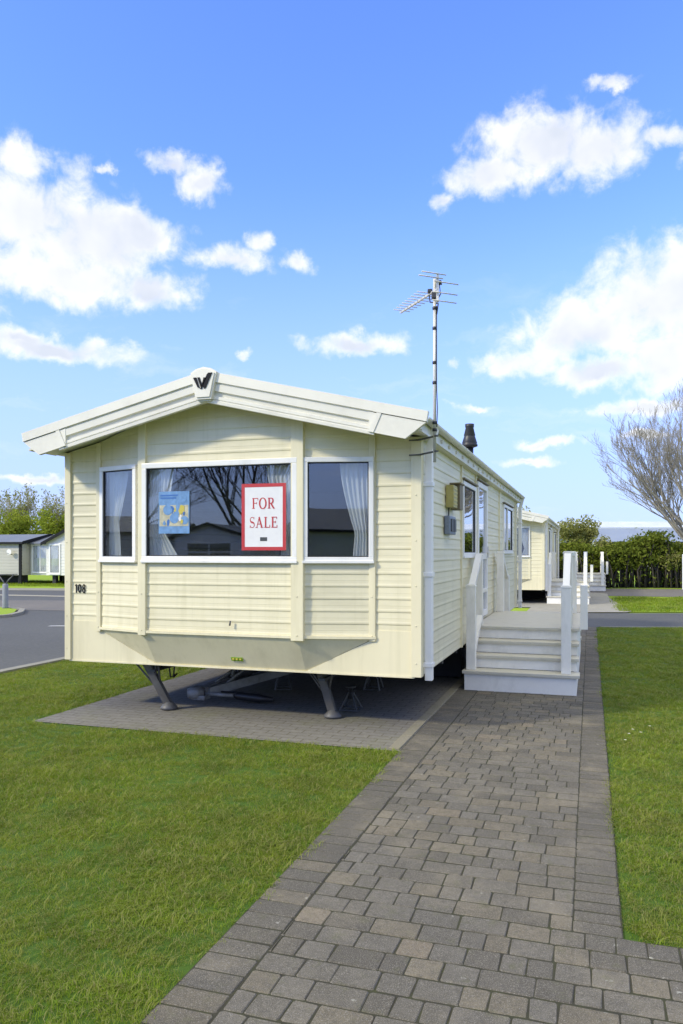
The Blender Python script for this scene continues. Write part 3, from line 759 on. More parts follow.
# curtains
def curtain(a, b, z0, z1, f, label, off=-.07, waves=34, amp=.011, mat='curtain', wall=None):
    """hangs inside a->b; f(t) gives (s0,s1) extents along the wall at height fraction t from the top"""
    a = Vector((a[0], a[1], 0)); b = Vector((b[0], b[1], 0)); d = (b-a).normalized(); n = Vector((d.y, -d.x, 0))
    nz, nx = 22, 64; vs = []
    for j in range(nz+1):
        t = j/nz; s0, s1 = f(t); z = z1+(z0-z1)*t
        for i in range(nx+1):
            u = i/nx
            o = off+amp*math.sin(u*waves+.6*math.sin(t*3))*(.7+.3*math.sin(u*11))+.004*math.sin(t*9+u*5)
            vs.append(a+d*(s0+(s1-s0)*u)+n*o+Vector((0, 0, z)))
    m = MB(); m.add(vs, [(j*(nx+1)+i, j*(nx+1)+i+1, (j+1)*(nx+1)+i+1, (j+1)*(nx+1)+i) for j in range(nz) for i in range(nx)], True)
    o = m.build('curtain', mat, None, fixn=False); tag(o, label, 'curtain', 'net curtains in the front windows')
    return o
B0, B1, B2, B3 = (-3.31, 0), (-2.68, -.17), (-1.08, -.17), (-.40, 0)
def tie(t, w0, wt, w1, tt=.72):
    return w0+(wt-w0)*(t/tt)**1.5 if t < tt else wt+(w1-wt)*((t-tt)/(1-tt))
curtain(B1, B2, 1.55, 2.42, lambda t: (.03, .03+tie(t, .26, .16, .32)), 'white net curtain hanging beside the blue poster in the wide window', waves=40)
curtain(B1, B2, 1.55, 2.42, lambda t: (1.56-tie(t, .30, .12, .16), 1.56), 'white net curtain hanging behind the FOR SALE sign in the wide window', waves=44)
curtain(B2, B3, 1.55, 2.42, lambda t: (.64-tie(t, .27, .13, .15, .75), .65), 'white curtain swept back in the window nearest the downpipe', waves=36)
curtain(B0, B1, 1.55, 2.42, lambda t: (.09, .09+tie(t, .27, .13, .17, .6)), 'white curtain in the narrow window above the number 108', waves=36)

# ------------------------------------------------------------------ entrance steps
def entrance_steps(loc, label, group):
    t = thing('entrance_steps', label, 'steps', loc, 0, group)
    ys = [2.24, 2.50, 2.76, 3.02]; zs = [.235, .385, .53, .68]
    xl, xr = .03, 1.29
    for i in range(4):
        y0 = ys[i]; y1 = ys[i+1] if i < 3 else 5.6
        m = MB(); zb = 0 if i == 0 else zs[i-1]
        m.box(xl+.01, xr-.01, y0, y0+.03, zb+.003, zs[i]-.036, .003)
        if i == 0: m.box(xr-.04, xr-.01, y0+.031, 5.55, .0, zs[0]-.036, .003); m.box(xl+.01, xl+.04, y0+.031, 5.55, .0, zs[0]-.036, .003)
        else: m.box(xr-.04, xr-.01, y0+.031, 5.55, zb-.034, zs[i]-.036, .003)
        m.build('riser', 'deckwhite', t)
        m = MB()
        e = .022 if i == 0 else .012
        nb = 2 if i < 3 else 18
        yy = y0-.028; dep = (y1+.005-yy)/nb if i < 3 else (y1-yy)/nb
        for k in range(nb): m.box(xl-.0+(-e+.01 if i == 0 else 0), xr+e, yy+k*dep, yy+(k+1)*dep-.005, zs[i]-.034, zs[i], .004)
        m.build('tread' if i < 3 else 'platform', 'tread', t)
    def newel(x, y, z0, z1, w=.105):
        m = MB(); m.box(x-w/2, x+w/2, y-w/2, y+w/2, z0, z1-.012, .006)
        m.box(x-w/2-.006, x+w/2+.006, y-w/2-.006, y+w/2+.006, z1-.03, z1-.012, .004); m.box(x-w/2+.004, x+w/2-.004, y-w/2+.004, y+w/2-.004, z1-.012, z1, .004)
        m.build('newel_post', 'deckwhite', t)
    xa, xb = .105, 1.165
    for x in (xa, xb):
        newel(x, 2.35, zs[0], 1.225)
        for (p, q) in (((x, 2.40, 1.19), (x, 3.02, 1.56)), ((x, 2.40, .40), (x, 3.02, .79))):
            m = MB(); m.beam(p, q, .075, .055); m.build('handrail', 'white', t)
    newel(xb, 3.08, zs[3], 1.61); newel(xb, 5.50, zs[3], 1.61); newel(xa, 5.42, zs[3], 1.61)
    newel(xa+.0, 3.08, zs[3], 1.58, .075)
    m = MB(); m.box(xb-.035, xb+.035, 3.13, 5.45, 1.545, 1.60, .006); m.build('handrail', 'white', t)
    m = MB(); m.box(xb-.02, xb+.02, 3.13, 5.45, .76, .81, .005); m.build('bottom_rail', 'white', t)
    for k in range(13):
        m = MB(); yy = 3.28+k*.165; m.box(xb-.018, xb+.018, yy-.018, yy+.018, .81, 1.545); m.build('baluster', 'deckwhite', t)
    m = MB(); m.box(xr+.02, xr+.105, 3.0, 3.10, .67, 1.20, .006); m.build('side_post', 'deckwhite', t)
    # far flight going down the other way
    for i, (yy, zz) in enumerate(((5.62, .53), (5.88, .38), (6.14, .235))):
        m = MB(); m.box(xl, xr, yy, yy+.27, zz-.034, zz, .004); m.build('tread', 'tread', t)
        m = MB(); m.box(xl+.01, xr-.01, yy+.01, yy+.04, 0.0, zz-.036, .003); m.build('riser', 'deckwhite', t)
    newel(xa, 6.25, .235, 1.225)
    m = MB(); m.beam((xa, 5.48, 1.56), (xa, 6.2, 1.19), .075, .055); m.build('handrail', 'white', t)
    newel(xb, 6.25, .235, 1.225)
    m = MB(); m.beam((xb, 5.56, 1.56), (xb, 6.2, 1.19), .075, .055); m.build('handrail', 'white', t)
    return t
G = 'white entrance steps beside the caravans'
st1 = entrance_steps((0, 0, 0), 'white plastic steps with handrails leading up to the front caravan door', G)
st2 = copy_tree(st1); st2.location = (.12, 15.6, 0); st2['label'] = 'white steps of the second caravan, beyond the crossing road'
st3 = copy_tree(st1); st3.location = (.75, 24.2, 0); st3['label'] = 'farthest white steps, their posts showing beyond the second set'

nb = caravan((.08, 17.7, -.06), 9.6, 'cream caravan across the road behind the front caravan, mostly hidden', main=False)
curtain((.08-2.68, 17.53), (.08-1.08, 17.53), 1.5, 2.36, lambda t: (1.0, 1.55), 'white curtain in the wide window of the second caravan', waves=60)
curtain((.08-1.08, 17.53), (.08-.40, 17.7), 1.5, 2.36, lambda t: (.64-tie(t, .28, .12, .2, .75), .65), 'white curtain in the corner window of the second caravan', waves=36)

# ------------------------------------------------------------------ simpler caravans far off
def far_caravan(name, label, loc, rz, W, D, eave, ridge, wall, roofm, wins, hb=.45, ridge_along='x', trim='black', group=None, extra=None):
    t = thing(name, label, 'caravan', loc, rz, group)
    m = MB()
    prof = [(0, .0), (.004, .012), (.05, .006), (.112, .0)]
    for a, b in (((0, 0), (W, 0)), ((W, 0), (W, D)), ((W, D), (0, D)), ((0, D), (0, 0))): siding(m, a, b, hb, eave, hb, 0, .15, prof)
    if ridge_along == 'x':
        m.add([(W, 0, eave), (W, D, eave), (W, D/2, ridge)], [(0, 1, 2)]); m.add([(0, 0, eave), (0, D, eave), (0, D/2, ridge)], [(0, 2, 1)])
    else:
        m.add([(0, 0, eave), (W, 0, eave), (W/2, 0, ridge)], [(0, 1, 2)]); m.add([(0, D, eave), (W, D, eave), (W/2, D, ridge)], [(0, 2, 1)])
    m.add([(0, 0, hb), (W, 0, hb), (W, D, hb), (0, D, hb)], [(0, 3, 2, 1)])
    m.build('wall', wall, t, fixn=False)
    m = MB(); o = .18; sl_ = (ridge-eave)/((D if ridge_along == 'x' else W)/2)
    if ridge_along == 'x':
        pr = [(-o, -o, eave-sl_*o), (-o, D/2, ridge), (-o, D+o, eave-sl_*o), (-o, D+o, eave-sl_*o+.06), (-o, D/2, ridge+.06), (-o, -o, eave-sl_*o+.06)]; m.prism(pr, (W+2*o, 0, 0))
    else:
        pr = [(-o, -o, eave-sl_*o), (W/2, -o, ridge), (W+o, -o, eave-sl_*o), (W+o, -o, eave-sl_*o+.06), (W/2, -o, ridge+.06), (-o, -o, eave-sl_*o+.06)]; m.prism(pr, (0, D+2*o, 0))
    rf = m.build('roof', roofm, t)
    m = MB()
    if ridge_along == 'x':
        for xx in (-o-.03, W+o): m.prism([(xx, -o, eave-sl_*o-.06), (xx, D/2, ridge-.06), (xx, D+o, eave-sl_*o-.06), (xx, D+o, eave-sl_*o+.09), (xx, D/2, ridge+.09), (xx, -o, eave-sl_*o+.09)], (.03, 0, 0))
        m.box(-o, W+o, -o-.03, -o-.003, eave-sl_*o-.05, eave-sl_*o+.05)
    else:
        m.prism([(-o, -o-.03, eave-sl_*o-.06), (W/2, -o-.03, ridge-.06), (W+o, -o-.03, eave-sl_*o-.06), (W+o, -o-.03, eave-sl_*o+.09), (W/2, -o-.03, ridge+.09), (-o, -o-.03, eave-sl_*o+.09)], (0, .028, 0))
    m.build('bargeboard', trim, t)
    for (a, b, z0, z1, mul) in wins:
        window(t, a, b, z0, z1, mullions=mul, fw=.09, glass='glass', depth=.045, backed='ply', transom=z0+(z1-z0)*.42 if mul else None)
    for xx in (.3, W-.3):
        for yy in (.3, D-.3): m = MB(); m.box(xx-.1, xx+.1, yy-.1, yy+.1, 0, hb-.002); m.build('support', 'dark', t)
    m = MB(); m.box(.45, W-.45, .9, .96, 0.0, hb-.002); m.build('under_shade_panel', 'dark', t)  # dark panel added under the body in place of shade
    m = MB(); m.box(.3, W-.3, .6, .66, hb, eave-.1); m.build('room_lining', 'ply', t)
    return t
c1 = far_caravan('static_caravan', 'beige caravan with a slate grey roof, beyond the road, carrying a round dish', (-36.3, 24.6, 0), 0, 11, 3.7, 2.08, 2.46, 'beige', 'slate', [])
m = MB(); m.box(10.85, 11.0, -.06, -.02, .0, 2.05); m.build('downpipe', 'black', c1)
c2 = far_caravan('static_caravan', 'white gabled caravan with wide windows, beyond the road beside the beige one', (-24.1, 24.9, 0), 0, 4.0, 9, 2.06, 2.98, 'brightw', 'slate',
    [((.18, 0), (.85, 0), .50, 2.0, ()), ((1.2, 0), (2.7, 0), .6, 2.0, (.75,))], ridge_along='y')
m = MB(); m.box(-1.15, -.003, .25, 3.4, .45, 2.0); pc = m.build('porch', 'brightw', c2)
window(c2, (-1.02, .25), (-.08, .25), .55, 1.98, mullions=(.47,), fw=.07, depth=.045, backed='ply')
m = MB(); m.add([(-1.3, .05, 1.98), (.1, .05, 1.98), (.1, 1.9, 2.45), (-1.3, 1.9, 2.45), (-1.3, .05, 2.05), (.1, .05, 2.05), (.1, 1.9, 2.52), (-1.3, 1.9, 2.52)], [(0, 3, 2, 1), (4, 5, 6, 7), (0, 1, 5, 4), (1, 2, 6, 5), (2, 3, 7, 6), (3, 0, 4, 7)]); m.build('porch_roof', 'slate', c2)
for (a, b, l) in (((-23.85, 24.9), (-23.34, 24.9), 'pale curtain in the narrow window of the white gabled caravan'), ((-25.1, 25.15), (-24.2, 25.15), 'pale curtain in the porch window of the white gabled caravan')):
    curtain(a, b, .56, 1.95, lambda t, w=math.dist(a, b): (.05, w-.05), l, off=.021, waves=50, amp=.003)
# dish
D = thing('satellite_dish', 'round white satellite dish on the beige caravan wall', 'satellite dish', (-25.9, 24.58, 1.60))
m = MB(); m.tube([(0, -.20, 0), (.0, -.17, 0), (0, -.15, 0)], [.14, .12, .02], 20); m.build('reflector', 'white', D)
m = MB(); m.tube([(0, -.0, -.12), (0, -.12, -.10), (0, -.15, 0)], .02, 8); m.tube([(0, -.16, -.12), (0, -.34, -.04)], .012, 6); m.build('arm', 'chassis', D)

# caravans on the far side of the green behind the viewpoint (they show in the front windows)
f1 = far_caravan('static_caravan', 'dark roofed caravan whose reflection shows low in the bay window', (-18.9, -29, 0), R(180)+R(-8), 9, 3.6, 2.4, 3.1, 'beige', 'slate', [((4.4, 0), (6, 0), 1.2, 2.1, (.8,))])
f2 = far_caravan('static_caravan', 'pale caravan reflected beside the FOR SALE sign', (-14.6, -27.8, 0), R(180)+R(-5), 3.6, 9, 2.4, 3.0, 'brightw', 'slate', [((.6, 0), (3, 0), 1.2, 2.1, (1.2,))], ridge_along='y')
f3 = far_caravan('static_caravan', 'dark caravan reflected in the window nearest the downpipe', (9.5, -22, 0), R(180)+R(6), 10, 3.6, 2.5, 3.3, 'beige', 'slate', [((1, 0), (3, 0), 1.2, 2.1, (1,))])
f5 = far_caravan('static_caravan', 'dark caravan reflected behind the FOR SALE sign', (-5.0, -29, 0), R(180)+R(3), 8.4, 3.6, 2.4, 3.1, 'beige', 'slate', [((1, 0), (3, 0), 1.2, 2.1, (1,))])
f4 = far_caravan('static_caravan', 'dark caravan reflected behind the poster', (-24, -16, 0), R(90)+R(35), 9, 3.6, 2.5, 3.2, 'beige', 'slate', [((1, 0), (3, 0), 1.2, 2.1, (1,))])

# ------------------------------------------------------------------ ground and roads
def sheet(name, pts, z, mat, th=0):
    m = MB(); m.add([(x, y, z) for x, y in pts], [tuple(range(len(pts)))])
    o = m.build(name, mat, None, fixn=False); return tag(o, kind='structure')
sheet('ground', [(-260, -120), (260, -120), (260, 320), (-260, 320)], -.02, 'field')
sheet('lawn', [(-5.9, -12), (9, -12), (9, 10.5), (-5.9, 10.5)], 0, 'lawn')
sheet('left_road', [(-60, -40), (-6.05, -40), (-6.05, 18), (-14, 21.8), (-18.6, 22.4), (-60, 14)], -.006, 'asphalt')
sheet('worn_road', [(-26, 11), (-15.9, 10.6), (-6.06, 11.6), (-6.06, 15.2), (-13.2, 15.2), (-19, 13.6), (-32, 9)], .0, 'asphalt_old')
sheet('road_edge_stone', [(-34, 12.3), (-22.1, 16.9), (-16.3, 16.9), (-6.1, 17.2), (-6.1, 16.85), (-16.3, 16.4), (-22.1, 16.3), (-34, 11.5)], .003, 'sandline')
sheet('pavement', [(-34, 14.8), (-24.5, 18.9), (-18.4, 20.2), (-10, 19.6), (-10, 20.9), (-18.4, 22.2), (-26, 20.6), (-36, 16)], .004, 'kerb')
sheet('road_marking', [(-9.7, 7.15), (-9.0, 7.4), (-9.0, 7.52), (-9.7, 7.27)], .002, 'marking')
sheet('crossing_road', [(-6.04, 9.0), (1.5, 10.55), (9.1, 12.8), (30, 17), (30, 21.5), (9, 16.9), (1.6, 14.5), (-6.04, 13.4)], .004, 'asphalt')
sheet('far_road', [(-2, 28.6), (-2, 26.0), (2.1, 23.2), (4.6, 23.3), (40, 30), (40, 38), (5.3, 29.6), (1.9, 29.1)], -.01, 'asphalt_old')
sheet('concrete_path', [(.1, 14.3), (2.35, 15.0), (2.5, 15.4), (2.05, 21.6), (2.05, 24.5), (-.2, 26.4), (-.2, 14.2)], .008, 'concrete')
sheet('concrete_pad', [(-3.74, 15.6), (.1, 16.2), (.1, 28), (-3.74, 28)], .002, 'concrete')
# kerbs
def kerb(pts, w=.12, h=.06, mat='kerb', name='kerb'):
    m = MB()
    for i in range(len(pts)-1):
        a = Vector((*pts[i], 0)); b = Vector((*pts[i+1], 0)); n_ = max(1, int((b-a).length/.9))
        for k in range(n_):
            p = a+(b-a)*(k/n_); q = a+(b-a)*((k+1)/n_-.012/(b-a).length); m.beam(p+Vector((0, 0, h/2-.01)), q+Vector((0, 0, h/2-.01)), w, h+.02)
    o = m.build(name, mat); return tag(o, kind='structure')
kerb([(-5.98, -12), (-5.98, 10.6)], .15, .035)
kerb([(1.65, 10.52), (9, 12.7)], .08, .02)
# island with kerb
sheet('island_grass', [(-17, 11), (-14.3, 10.9), (-13.4, 10.5), (-12.7, 9.6), (-12.35, 8.9), (-12.5, 8.2), (-13.2, 7.6), (-17, 7)], .05, 'field')
kerb([(-17, 11.05), (-14.3, 11.0), (-13.3, 10.6), (-12.6, 9.7), (-12.25, 8.9), (-12.4, 8.1), (-13.1, 7.5), (-17, 6.9)], .14, .06, name='island_kerb')
# caravan pad
sheet('caravan_pad', [(-3.58, -.64), (-.03, -.64), (-.03, 10.6), (-3.58, 10.6)], .006, 'pad')
m = MB()
for k in range(24):
    m.box(-.13, -.04, -.60+k*.46, -.60+k*.46+.45, -.02, .017, .006)
tag(m.build('pad_edging', 'padedge'), kind='structure')
# grass in front of the neighbour
sheet('far_lawn', [(2.35, 15.2), (9.3, 17.4), (30, 22.4), (30, 27.5), (9, 23.4), (4.5, 23.0), (2.12, 21.6)], .0, 'field')

# block paving: individual blocks with own tint in one surface
def paving():
    m = MB(); tints = []
    sheetz = -.006
    def block(x0, x1, y0, y1, border=False):
        g = .0022; gy = .0044; x0 += g; x1 -= g; y0 += gy; y1 -= gy
        z = .010+random.uniform(-.0012, .0012); tx = random.uniform(-.0015, .0015); ty = random.uniform(-.0015, .0015)
        b = .0035; c_ = .006
        j = lambda: random.uniform(-.0026, .0026)
        # outline with clipped corners
        def ring(i, zz):
            X0, X1, Y0, Y1 = x0+i, x1-i, y0+i, y1-i
            return [(X0+c_, Y0, zz-ty), (X1-c_, Y0, zz-ty+tx), (X1, Y0+c_, zz+tx), (X1, Y1-c_, zz+tx), (X1-c_, Y1, zz+ty+tx), (X0+c_, Y1, zz+ty), (X0, Y1-c_, zz-tx), (X0, Y0+c_, zz-tx)]
        r0 = [(a+j(), b_+j(), -.012) for a, b_, _ in ring(0, 0)]
        r1 = [(a[0], a[1], z-.004+0*k) for k, a in enumerate(r0)]
        r2 = [(a[0]*.0+q[0]+(a[0]-o_[0]), q[1]+(a[1]-o_[1]), q[2]) for a, q, o_ in zip(r0, ring(b, z), ring(0, 0))]
        vs = r0+r1+r2; fs = []
        for k in range(8):
            k2 = (k+1) % 8
            fs.append((k, k2, 8+k2, 8+k)); fs.append((8+k, 8+k2, 16+k2, 16+k))
        fs.append(tuple(range(16, 24)))
        m.add(vs, fs)
        v = random.random(); br = random.uniform(.84, 1.16)
        if border: base = (.108, .101, .090) if v < .85 else (.175, .153, .118)
        else:
            base = (.158, .147, .130) if v < .55 else ((.198, .172, .130) if v < .78 else (.115, .106, .093))
            if v > .97: base = (.24, .20, .15)
        tints.extend([(base[0]*br*.80, base[1]*br*.79, base[2]*br*.76, 1)]*len(fs))
    rowd = .136
    y = -3.26; BW = .2
    # main field north of the crossing
    def row(x0, x1, y0, y1):
        x = x0-random.uniform(0, .1)
        while x < x1-.01:
            w = random.choice((.10, .136, .136, .17, .205)); xe = x+w
            if x1-xe < .07: xe = x1
            block(max(x, x0), min(xe, x1), y0, y1); x = xe
    yy = -3.26
    while yy < 10.4:
        row(BW, 1.55-BW, yy, yy+rowd); yy += rowd
    yy = -9.0
    while yy < 10.4: block(-.03, BW-.005, yy, yy+.122, True); yy += .122
    yy = -3.26
    while yy < 10.4: block(1.55-BW, 1.55, yy, yy+.104, True); yy += .104
    yy = -3.26-rowd
    while yy > -9.0:
        row(BW, 1.40 if yy > -3.5 else 9, yy, yy+rowd); yy -= rowd
    xx = 1.40
    while xx < 9: block(xx, xx+.12, -3.26-rowd, -3.26, True); xx += .12
    o = m.build('block_path', 'paver', None, fixn=False)
    ca = o.data.attributes.new('tint', 'FLOAT_COLOR', 'FACE')
    flat = [c for t in tints for c in t]; ca.data.foreach_set('color', flat)
    tag(o, kind='structure')
    sheet('path_bed', [(-.03, -9), (9, -9), (9, -3.262), (1.552, -3.262), (1.552, 10.45), (-.03, 10.45)], .0068, 'mortar')
paving()

# ------------------------------------------------------------------ grass
CAM = Vector((1.42, -6.62, 1.6))
def tuft(name, nb, r, hmin, hmax, w, seed):
    rnd = random.Random(seed); m = MB(); bts = []
    for i in range(nb):
        a = rnd.uniform(0, 6.28); rr = r*math.sqrt(rnd.random()); x, y = rr*math.cos(a), rr*math.sin(a)
        h = rnd.uniform(hmin, hmax); la = rnd.uniform(0, 6.28); ln = h*rnd.uniform(.2, 1.4); ww = w*rnd.uniform(.7, 1.3)
        dx, dy = math.cos(la), math.sin(la); px_, py_ = -dy*ww/2, dx*ww/2
        p = []
        for t in (0, .5): p += [(x+dx*ln*t*t-px_*(1-t*.3), y+dy*ln*t*t-py_*(1-t*.3), h*t), (x+dx*ln*t*t+px_*(1-t*.3), y+dy*ln*t*t+py_*(1-t*.3), h*t)]
        p.append((x+dx*ln, y+dy*ln, h*(1-.25*ln/h)))
        m.add(p, [(0, 1, 3, 2), (2, 3, 4)], True)
        bt = .9 if rnd.random() < .07 else rnd.random()*.2; bts += [bt]*2
    me = bpy.data.meshes.new(name); me.from_pydata(m.v, [], m.f); me.update()
    at = me.attributes.new('bt', 'FLOAT', 'FACE'); at.data.foreach_set('value', bts)
    me.materials.append(M['grass']); return me
fwd = Vector((-.308, .951)); rgt = Vector((.951, .308))
def scatter(name, regions, tuftmesh, label=None, seed=1):
    rnd = random.Random(seed); pts = []; rot = []; sc = []
    for (poly_test, x0, x1, y0, y1, dens, scale) in regions:
        A = (x1-x0)*(y1-y0); dmax = 1100
        for _ in range(int(A*dmax)):
            x = rnd.uniform(x0, x1); y = rnd.uniform(y0, y1)
            d = Vector((x-CAM.x, y-CAM.y)); z = d.dot(fwd); X = d.dot(rgt)
            if z < 1.8 or abs(X) > z*.445+1.2: continue
            dn = dens(z)
            if rnd.random()*1100 > dn: continue
            if not poly_test(x, y, rnd): continue
            pts.append((x, y, 0)); rot.append(rnd.uniform(0, 6.28)); sc.append(scale(z)*rnd.uniform(.6, 1.35)*(.85+.22*math.sin(x*2.1+1.3*y)*math.sin(y*1.7-x)+.18*math.sin(x*7.3-3*y)*math.sin(y*6.1+2*x)))
    me = bpy.data.meshes.new(name); me.from_pydata(pts, [], []); me.update()
    a = me.attributes.new('rz', 'FLOAT', 'POINT'); a.data.foreach_set('value', rot)
    a = me.attributes.new('sc', 'FLOAT', 'POINT'); a.data.foreach_set('value', sc)
    o = bpy.data.objects.new(name, me); COL.objects.link(o)
    src = bpy.data.objects.new('grass_tuft', tuftmesh)   # not linked: only instanced by the nodes below
    ng = bpy.data.node_groups.new(name+'_nodes', 'GeometryNodeTree')
    ng.interface.new_socket('Geometry', in_out='INPUT', socket_type='NodeSocketGeometry'); ng.interface.new_socket('Geometry', in_out='OUTPUT', socket_type='NodeSocketGeometry')
    gi = ng.nodes.new('NodeGroupInput'); go = ng.nodes.new('NodeGroupOutput')
    m2p = ng.nodes.new('GeometryNodeMeshToPoints'); iop = ng.nodes.new('GeometryNodeInstanceOnPoints'); oi = ng.nodes.new('GeometryNodeObjectInfo')
    oi.inputs[0].default_value = src
    a1 = ng.nodes.new('GeometryNodeInputNamedAttribute'); a1.data_type = 'FLOAT'; a1.inputs[0].default_value = 'rz'
    a2 = ng.nodes.new('GeometryNodeInputNamedAttribute'); a2.data_type = 'FLOAT'; a2.inputs[0].default_value = 'sc'
    cx = ng.nodes.new('ShaderNodeCombineXYZ')
    ng.links.new(gi.outputs[0], m2p.inputs[0]); ng.links.new(m2p.outputs[0], iop.inputs['Points']); ng.links.new(oi.outputs['Geometry'], iop.inputs['Instance'])
    ng.links.new(a1.outputs[0], cx.inputs[2]); ng.links.new(cx.outputs[0], iop.inputs['Rotation']); ng.links.new(a2.outputs[0], iop.inputs['Scale'])
    ng.links.new(iop.outputs[0], go.inputs[0])
    mod = o.modifiers.new('scatter', 'NODES'); mod.node_group = ng
    tag(o, kind='stuff')
    if label: tag(o, label, 'grass')
    return o
def tleft(x, y, r):
    if -3.60+.03*r.gauss(0, .5) < x and y > -.66+.03*r.gauss(0, .6): return False
    return x < -.03+.022*math.sin(y*4.3)*math.sin(y*1.7)+.018*math.sin(y*13+1)+.03*r.gauss(0, .6) and x > -5.9
def tright(x, y, r): return x > 1.55+.022*math.sin(y*3.9)*math.sin(y*1.3)+.018*math.sin(y*12)+.03*r.gauss(0, .6) and y > -3.25+.03*r.gauss(0, .6) and y < 10.45+(x-1.5)*.30
dens = lambda z: 1100 if z < 4.5 else max(330, 1100*(4.5/z)**1.0)
scl = lambda z: .8 if z < 4 else min(1.15, .8+.045*(z-4))
tm = tuft('grass_tuft_mesh', 34, .065, .010, .038, .0028, 3)
scatter('grass', [(tleft, -5.9, 0, -6, 10.3, dens, scl), (tright, 1.55, 7.5, -3.3, 12.3, dens, scl)], tm, 'short mown green grass on both sides of the block path', 5)
tm2 = tuft('far_grass_tuft_mesh', 10, .22, .05, .11, .014, 9)
def tfar(x, y, r):
    yl = 15.3+(x-2.35)*.318; yh = 21.7+max(0, (x-2.12))*.29; return y > yl and y < yh and x > 2.25
scatter('far_grass', [(tfar, 2.1, 9, 15, 24, lambda z: 90, lambda z: 1), (lambda x, y, r: y > 22.9, -34, -17, 22.6, 28, lambda z: 40, lambda z: 1.1)], tm2, 'sunlit grass verges beyond the roads', 6)

# daisies and litter
def daisy(x, y, label):
    m = MB(); rz = random.uniform(0, 6)
    for k in range(11):
        a = k*2*math.pi/11+rz; c, s_ = math.cos(a), math.sin(a)
        m.add([(c*.004, s_*.004, .0), (c*.011-s_*.0035, s_*.011+c*.0035, .002), (c*.015, s_*.015, .003), (c*.011+s_*.0035, s_*.011-c*.0035, .002)], [(0, 1, 2, 3)])
    t = thing('daisy', label, 'flower', (x, y, .038), 0, 'daisies in the lawn beside the path'); t.scale = (.75, .75, .75)
    m.build('petals', 'petal', t, fixn=False)
    m = MB(); m.lathe((0, 0, 0), [(.005, 0), (.005, .002), (.003, .004), (0, .0045)], 8); m.build('centre', 'yellow', t)
    m = MB(); m.tube([(0, 0, 0), (.003, 0, -.03)], .001, 5); m.build('stem', 'green_sticker', t)
for (x, y) in ((1.78, .60), (1.70, .17), (1.93, .78), (1.84, .50), (1.74, .42)):
    daisy(x, y, 'tiny white daisy in the lawn beside the right edge of the block path')

# ------------------------------------------------------------------ vegetation
def bare_tree(name, label, loc, h, seed, spread=.55, trunk_r=.14, levels=5, fork=.9, mat='bark', group=None, nlimb=9, buds=False, budmat='leaf_olive', low=.18, thin=.004):
    rnd = random.Random(seed); t = thing(name, label, 'tree', loc, 0, group)
    tr = MB(); cr = MB(); tips = []
    def branch(p, d, ln, r, lev, mb):
        n = max(3, int(ln/.35)) if lev < 2 else 3
        pts = [p]; rs = [r]; dd = d.copy(); q = p.copy()
        for i in range(n):
            dd = (dd+Vector((rnd.gauss(0, .09), rnd.gauss(0, .09), rnd.gauss(0, .05)+.075))).normalized()
            q = q+dd*ln/n; pts.append(q.copy()); rs.append(max(thin, r*(1-.62*(i+1)/n)))
        mb.tube(pts, rs, 6 if lev < 2 else (4 if lev < 3 else 3), caps=False)
        if lev >= levels: tips.append(q); return
        k = {0: 0, 1: 6, 2: 5, 3: 4, 4: 3}.get(lev, 3)
        for j in range(k):
            u = .22+.78*(j+rnd.random()*.8)/k; u = min(u, .99); i = min(int(u*n), n-1); f = u*n-i
            b0 = pts[i].lerp(pts[i+1], f); bd_ = (pts[i+1]-pts[i]).normalized()
            ax = Vector((rnd.gauss(0, 1), rnd.gauss(0, 1), rnd.gauss(0, .6))); ax = (ax-bd_*ax.dot(bd_)).normalized()
            nd = (bd_*math.cos(fork*.62)+ax*math.sin(fork*.62)+Vector((0, 0, .22))).normalized()
            branch(b0, nd, ln*rnd.uniform(.42, .62)*(1.15-.4*u), max(thin, rs[i]*.55), lev+1, mb)
    th = h*low
    tr.tube([(0, 0, -.05), (0, 0, .1), (.02, 0, th*.5), (0, .03, th), (.03, 0, th*1.6)], [trunk_r*1.5, trunk_r*1.1, trunk_r, trunk_r*.9, trunk_r*.6], 10)
    for k in range(nlimb):
        a = k*2.399+rnd.uniform(-.3, .3); tilt = spread*(.35+1.0*((k*.618) % 1))
        d = Vector((math.sin(tilt)*math.cos(a), math.sin(tilt)*math.sin(a), math.cos(tilt)))
        z = th*(.75+.6*rnd.random())
        branch(Vector((0, 0, z)), d, (h-z)*rnd.uniform(.62, .80)/max(.6, math.cos(tilt)*.5+.5), trunk_r*rnd.uniform(.38, .55), 1, cr)
    tk = tr.build('trunk', mat, t); cr.build('crown', mat, t, fixn=False)
    if buds:
        lm = MB()
        for q in tips:
            for _ in range(2):
                c = q+Vector((rnd.gauss(0, .15), rnd.gauss(0, .15), rnd.gauss(0, .15))); leaf(lm, c, rnd.uniform(.06, .13), rnd)
        lm.build('foliage', budmat, t, fixn=False)
    return t
def leaf(m, c, s, rnd):
    a = Vector((rnd.gauss(0, 1), rnd.gauss(0, 1), rnd.gauss(0, 1))).normalized(); b = a.orthogonal().normalized()
    b = Matrix.Rotation(rnd.uniform(0, 6.28), 3, a) @ b
    m.add([c-a*s, c+b*s*.5, c+a*s, c-b*s*.5], [(0, 1, 2, 3)])
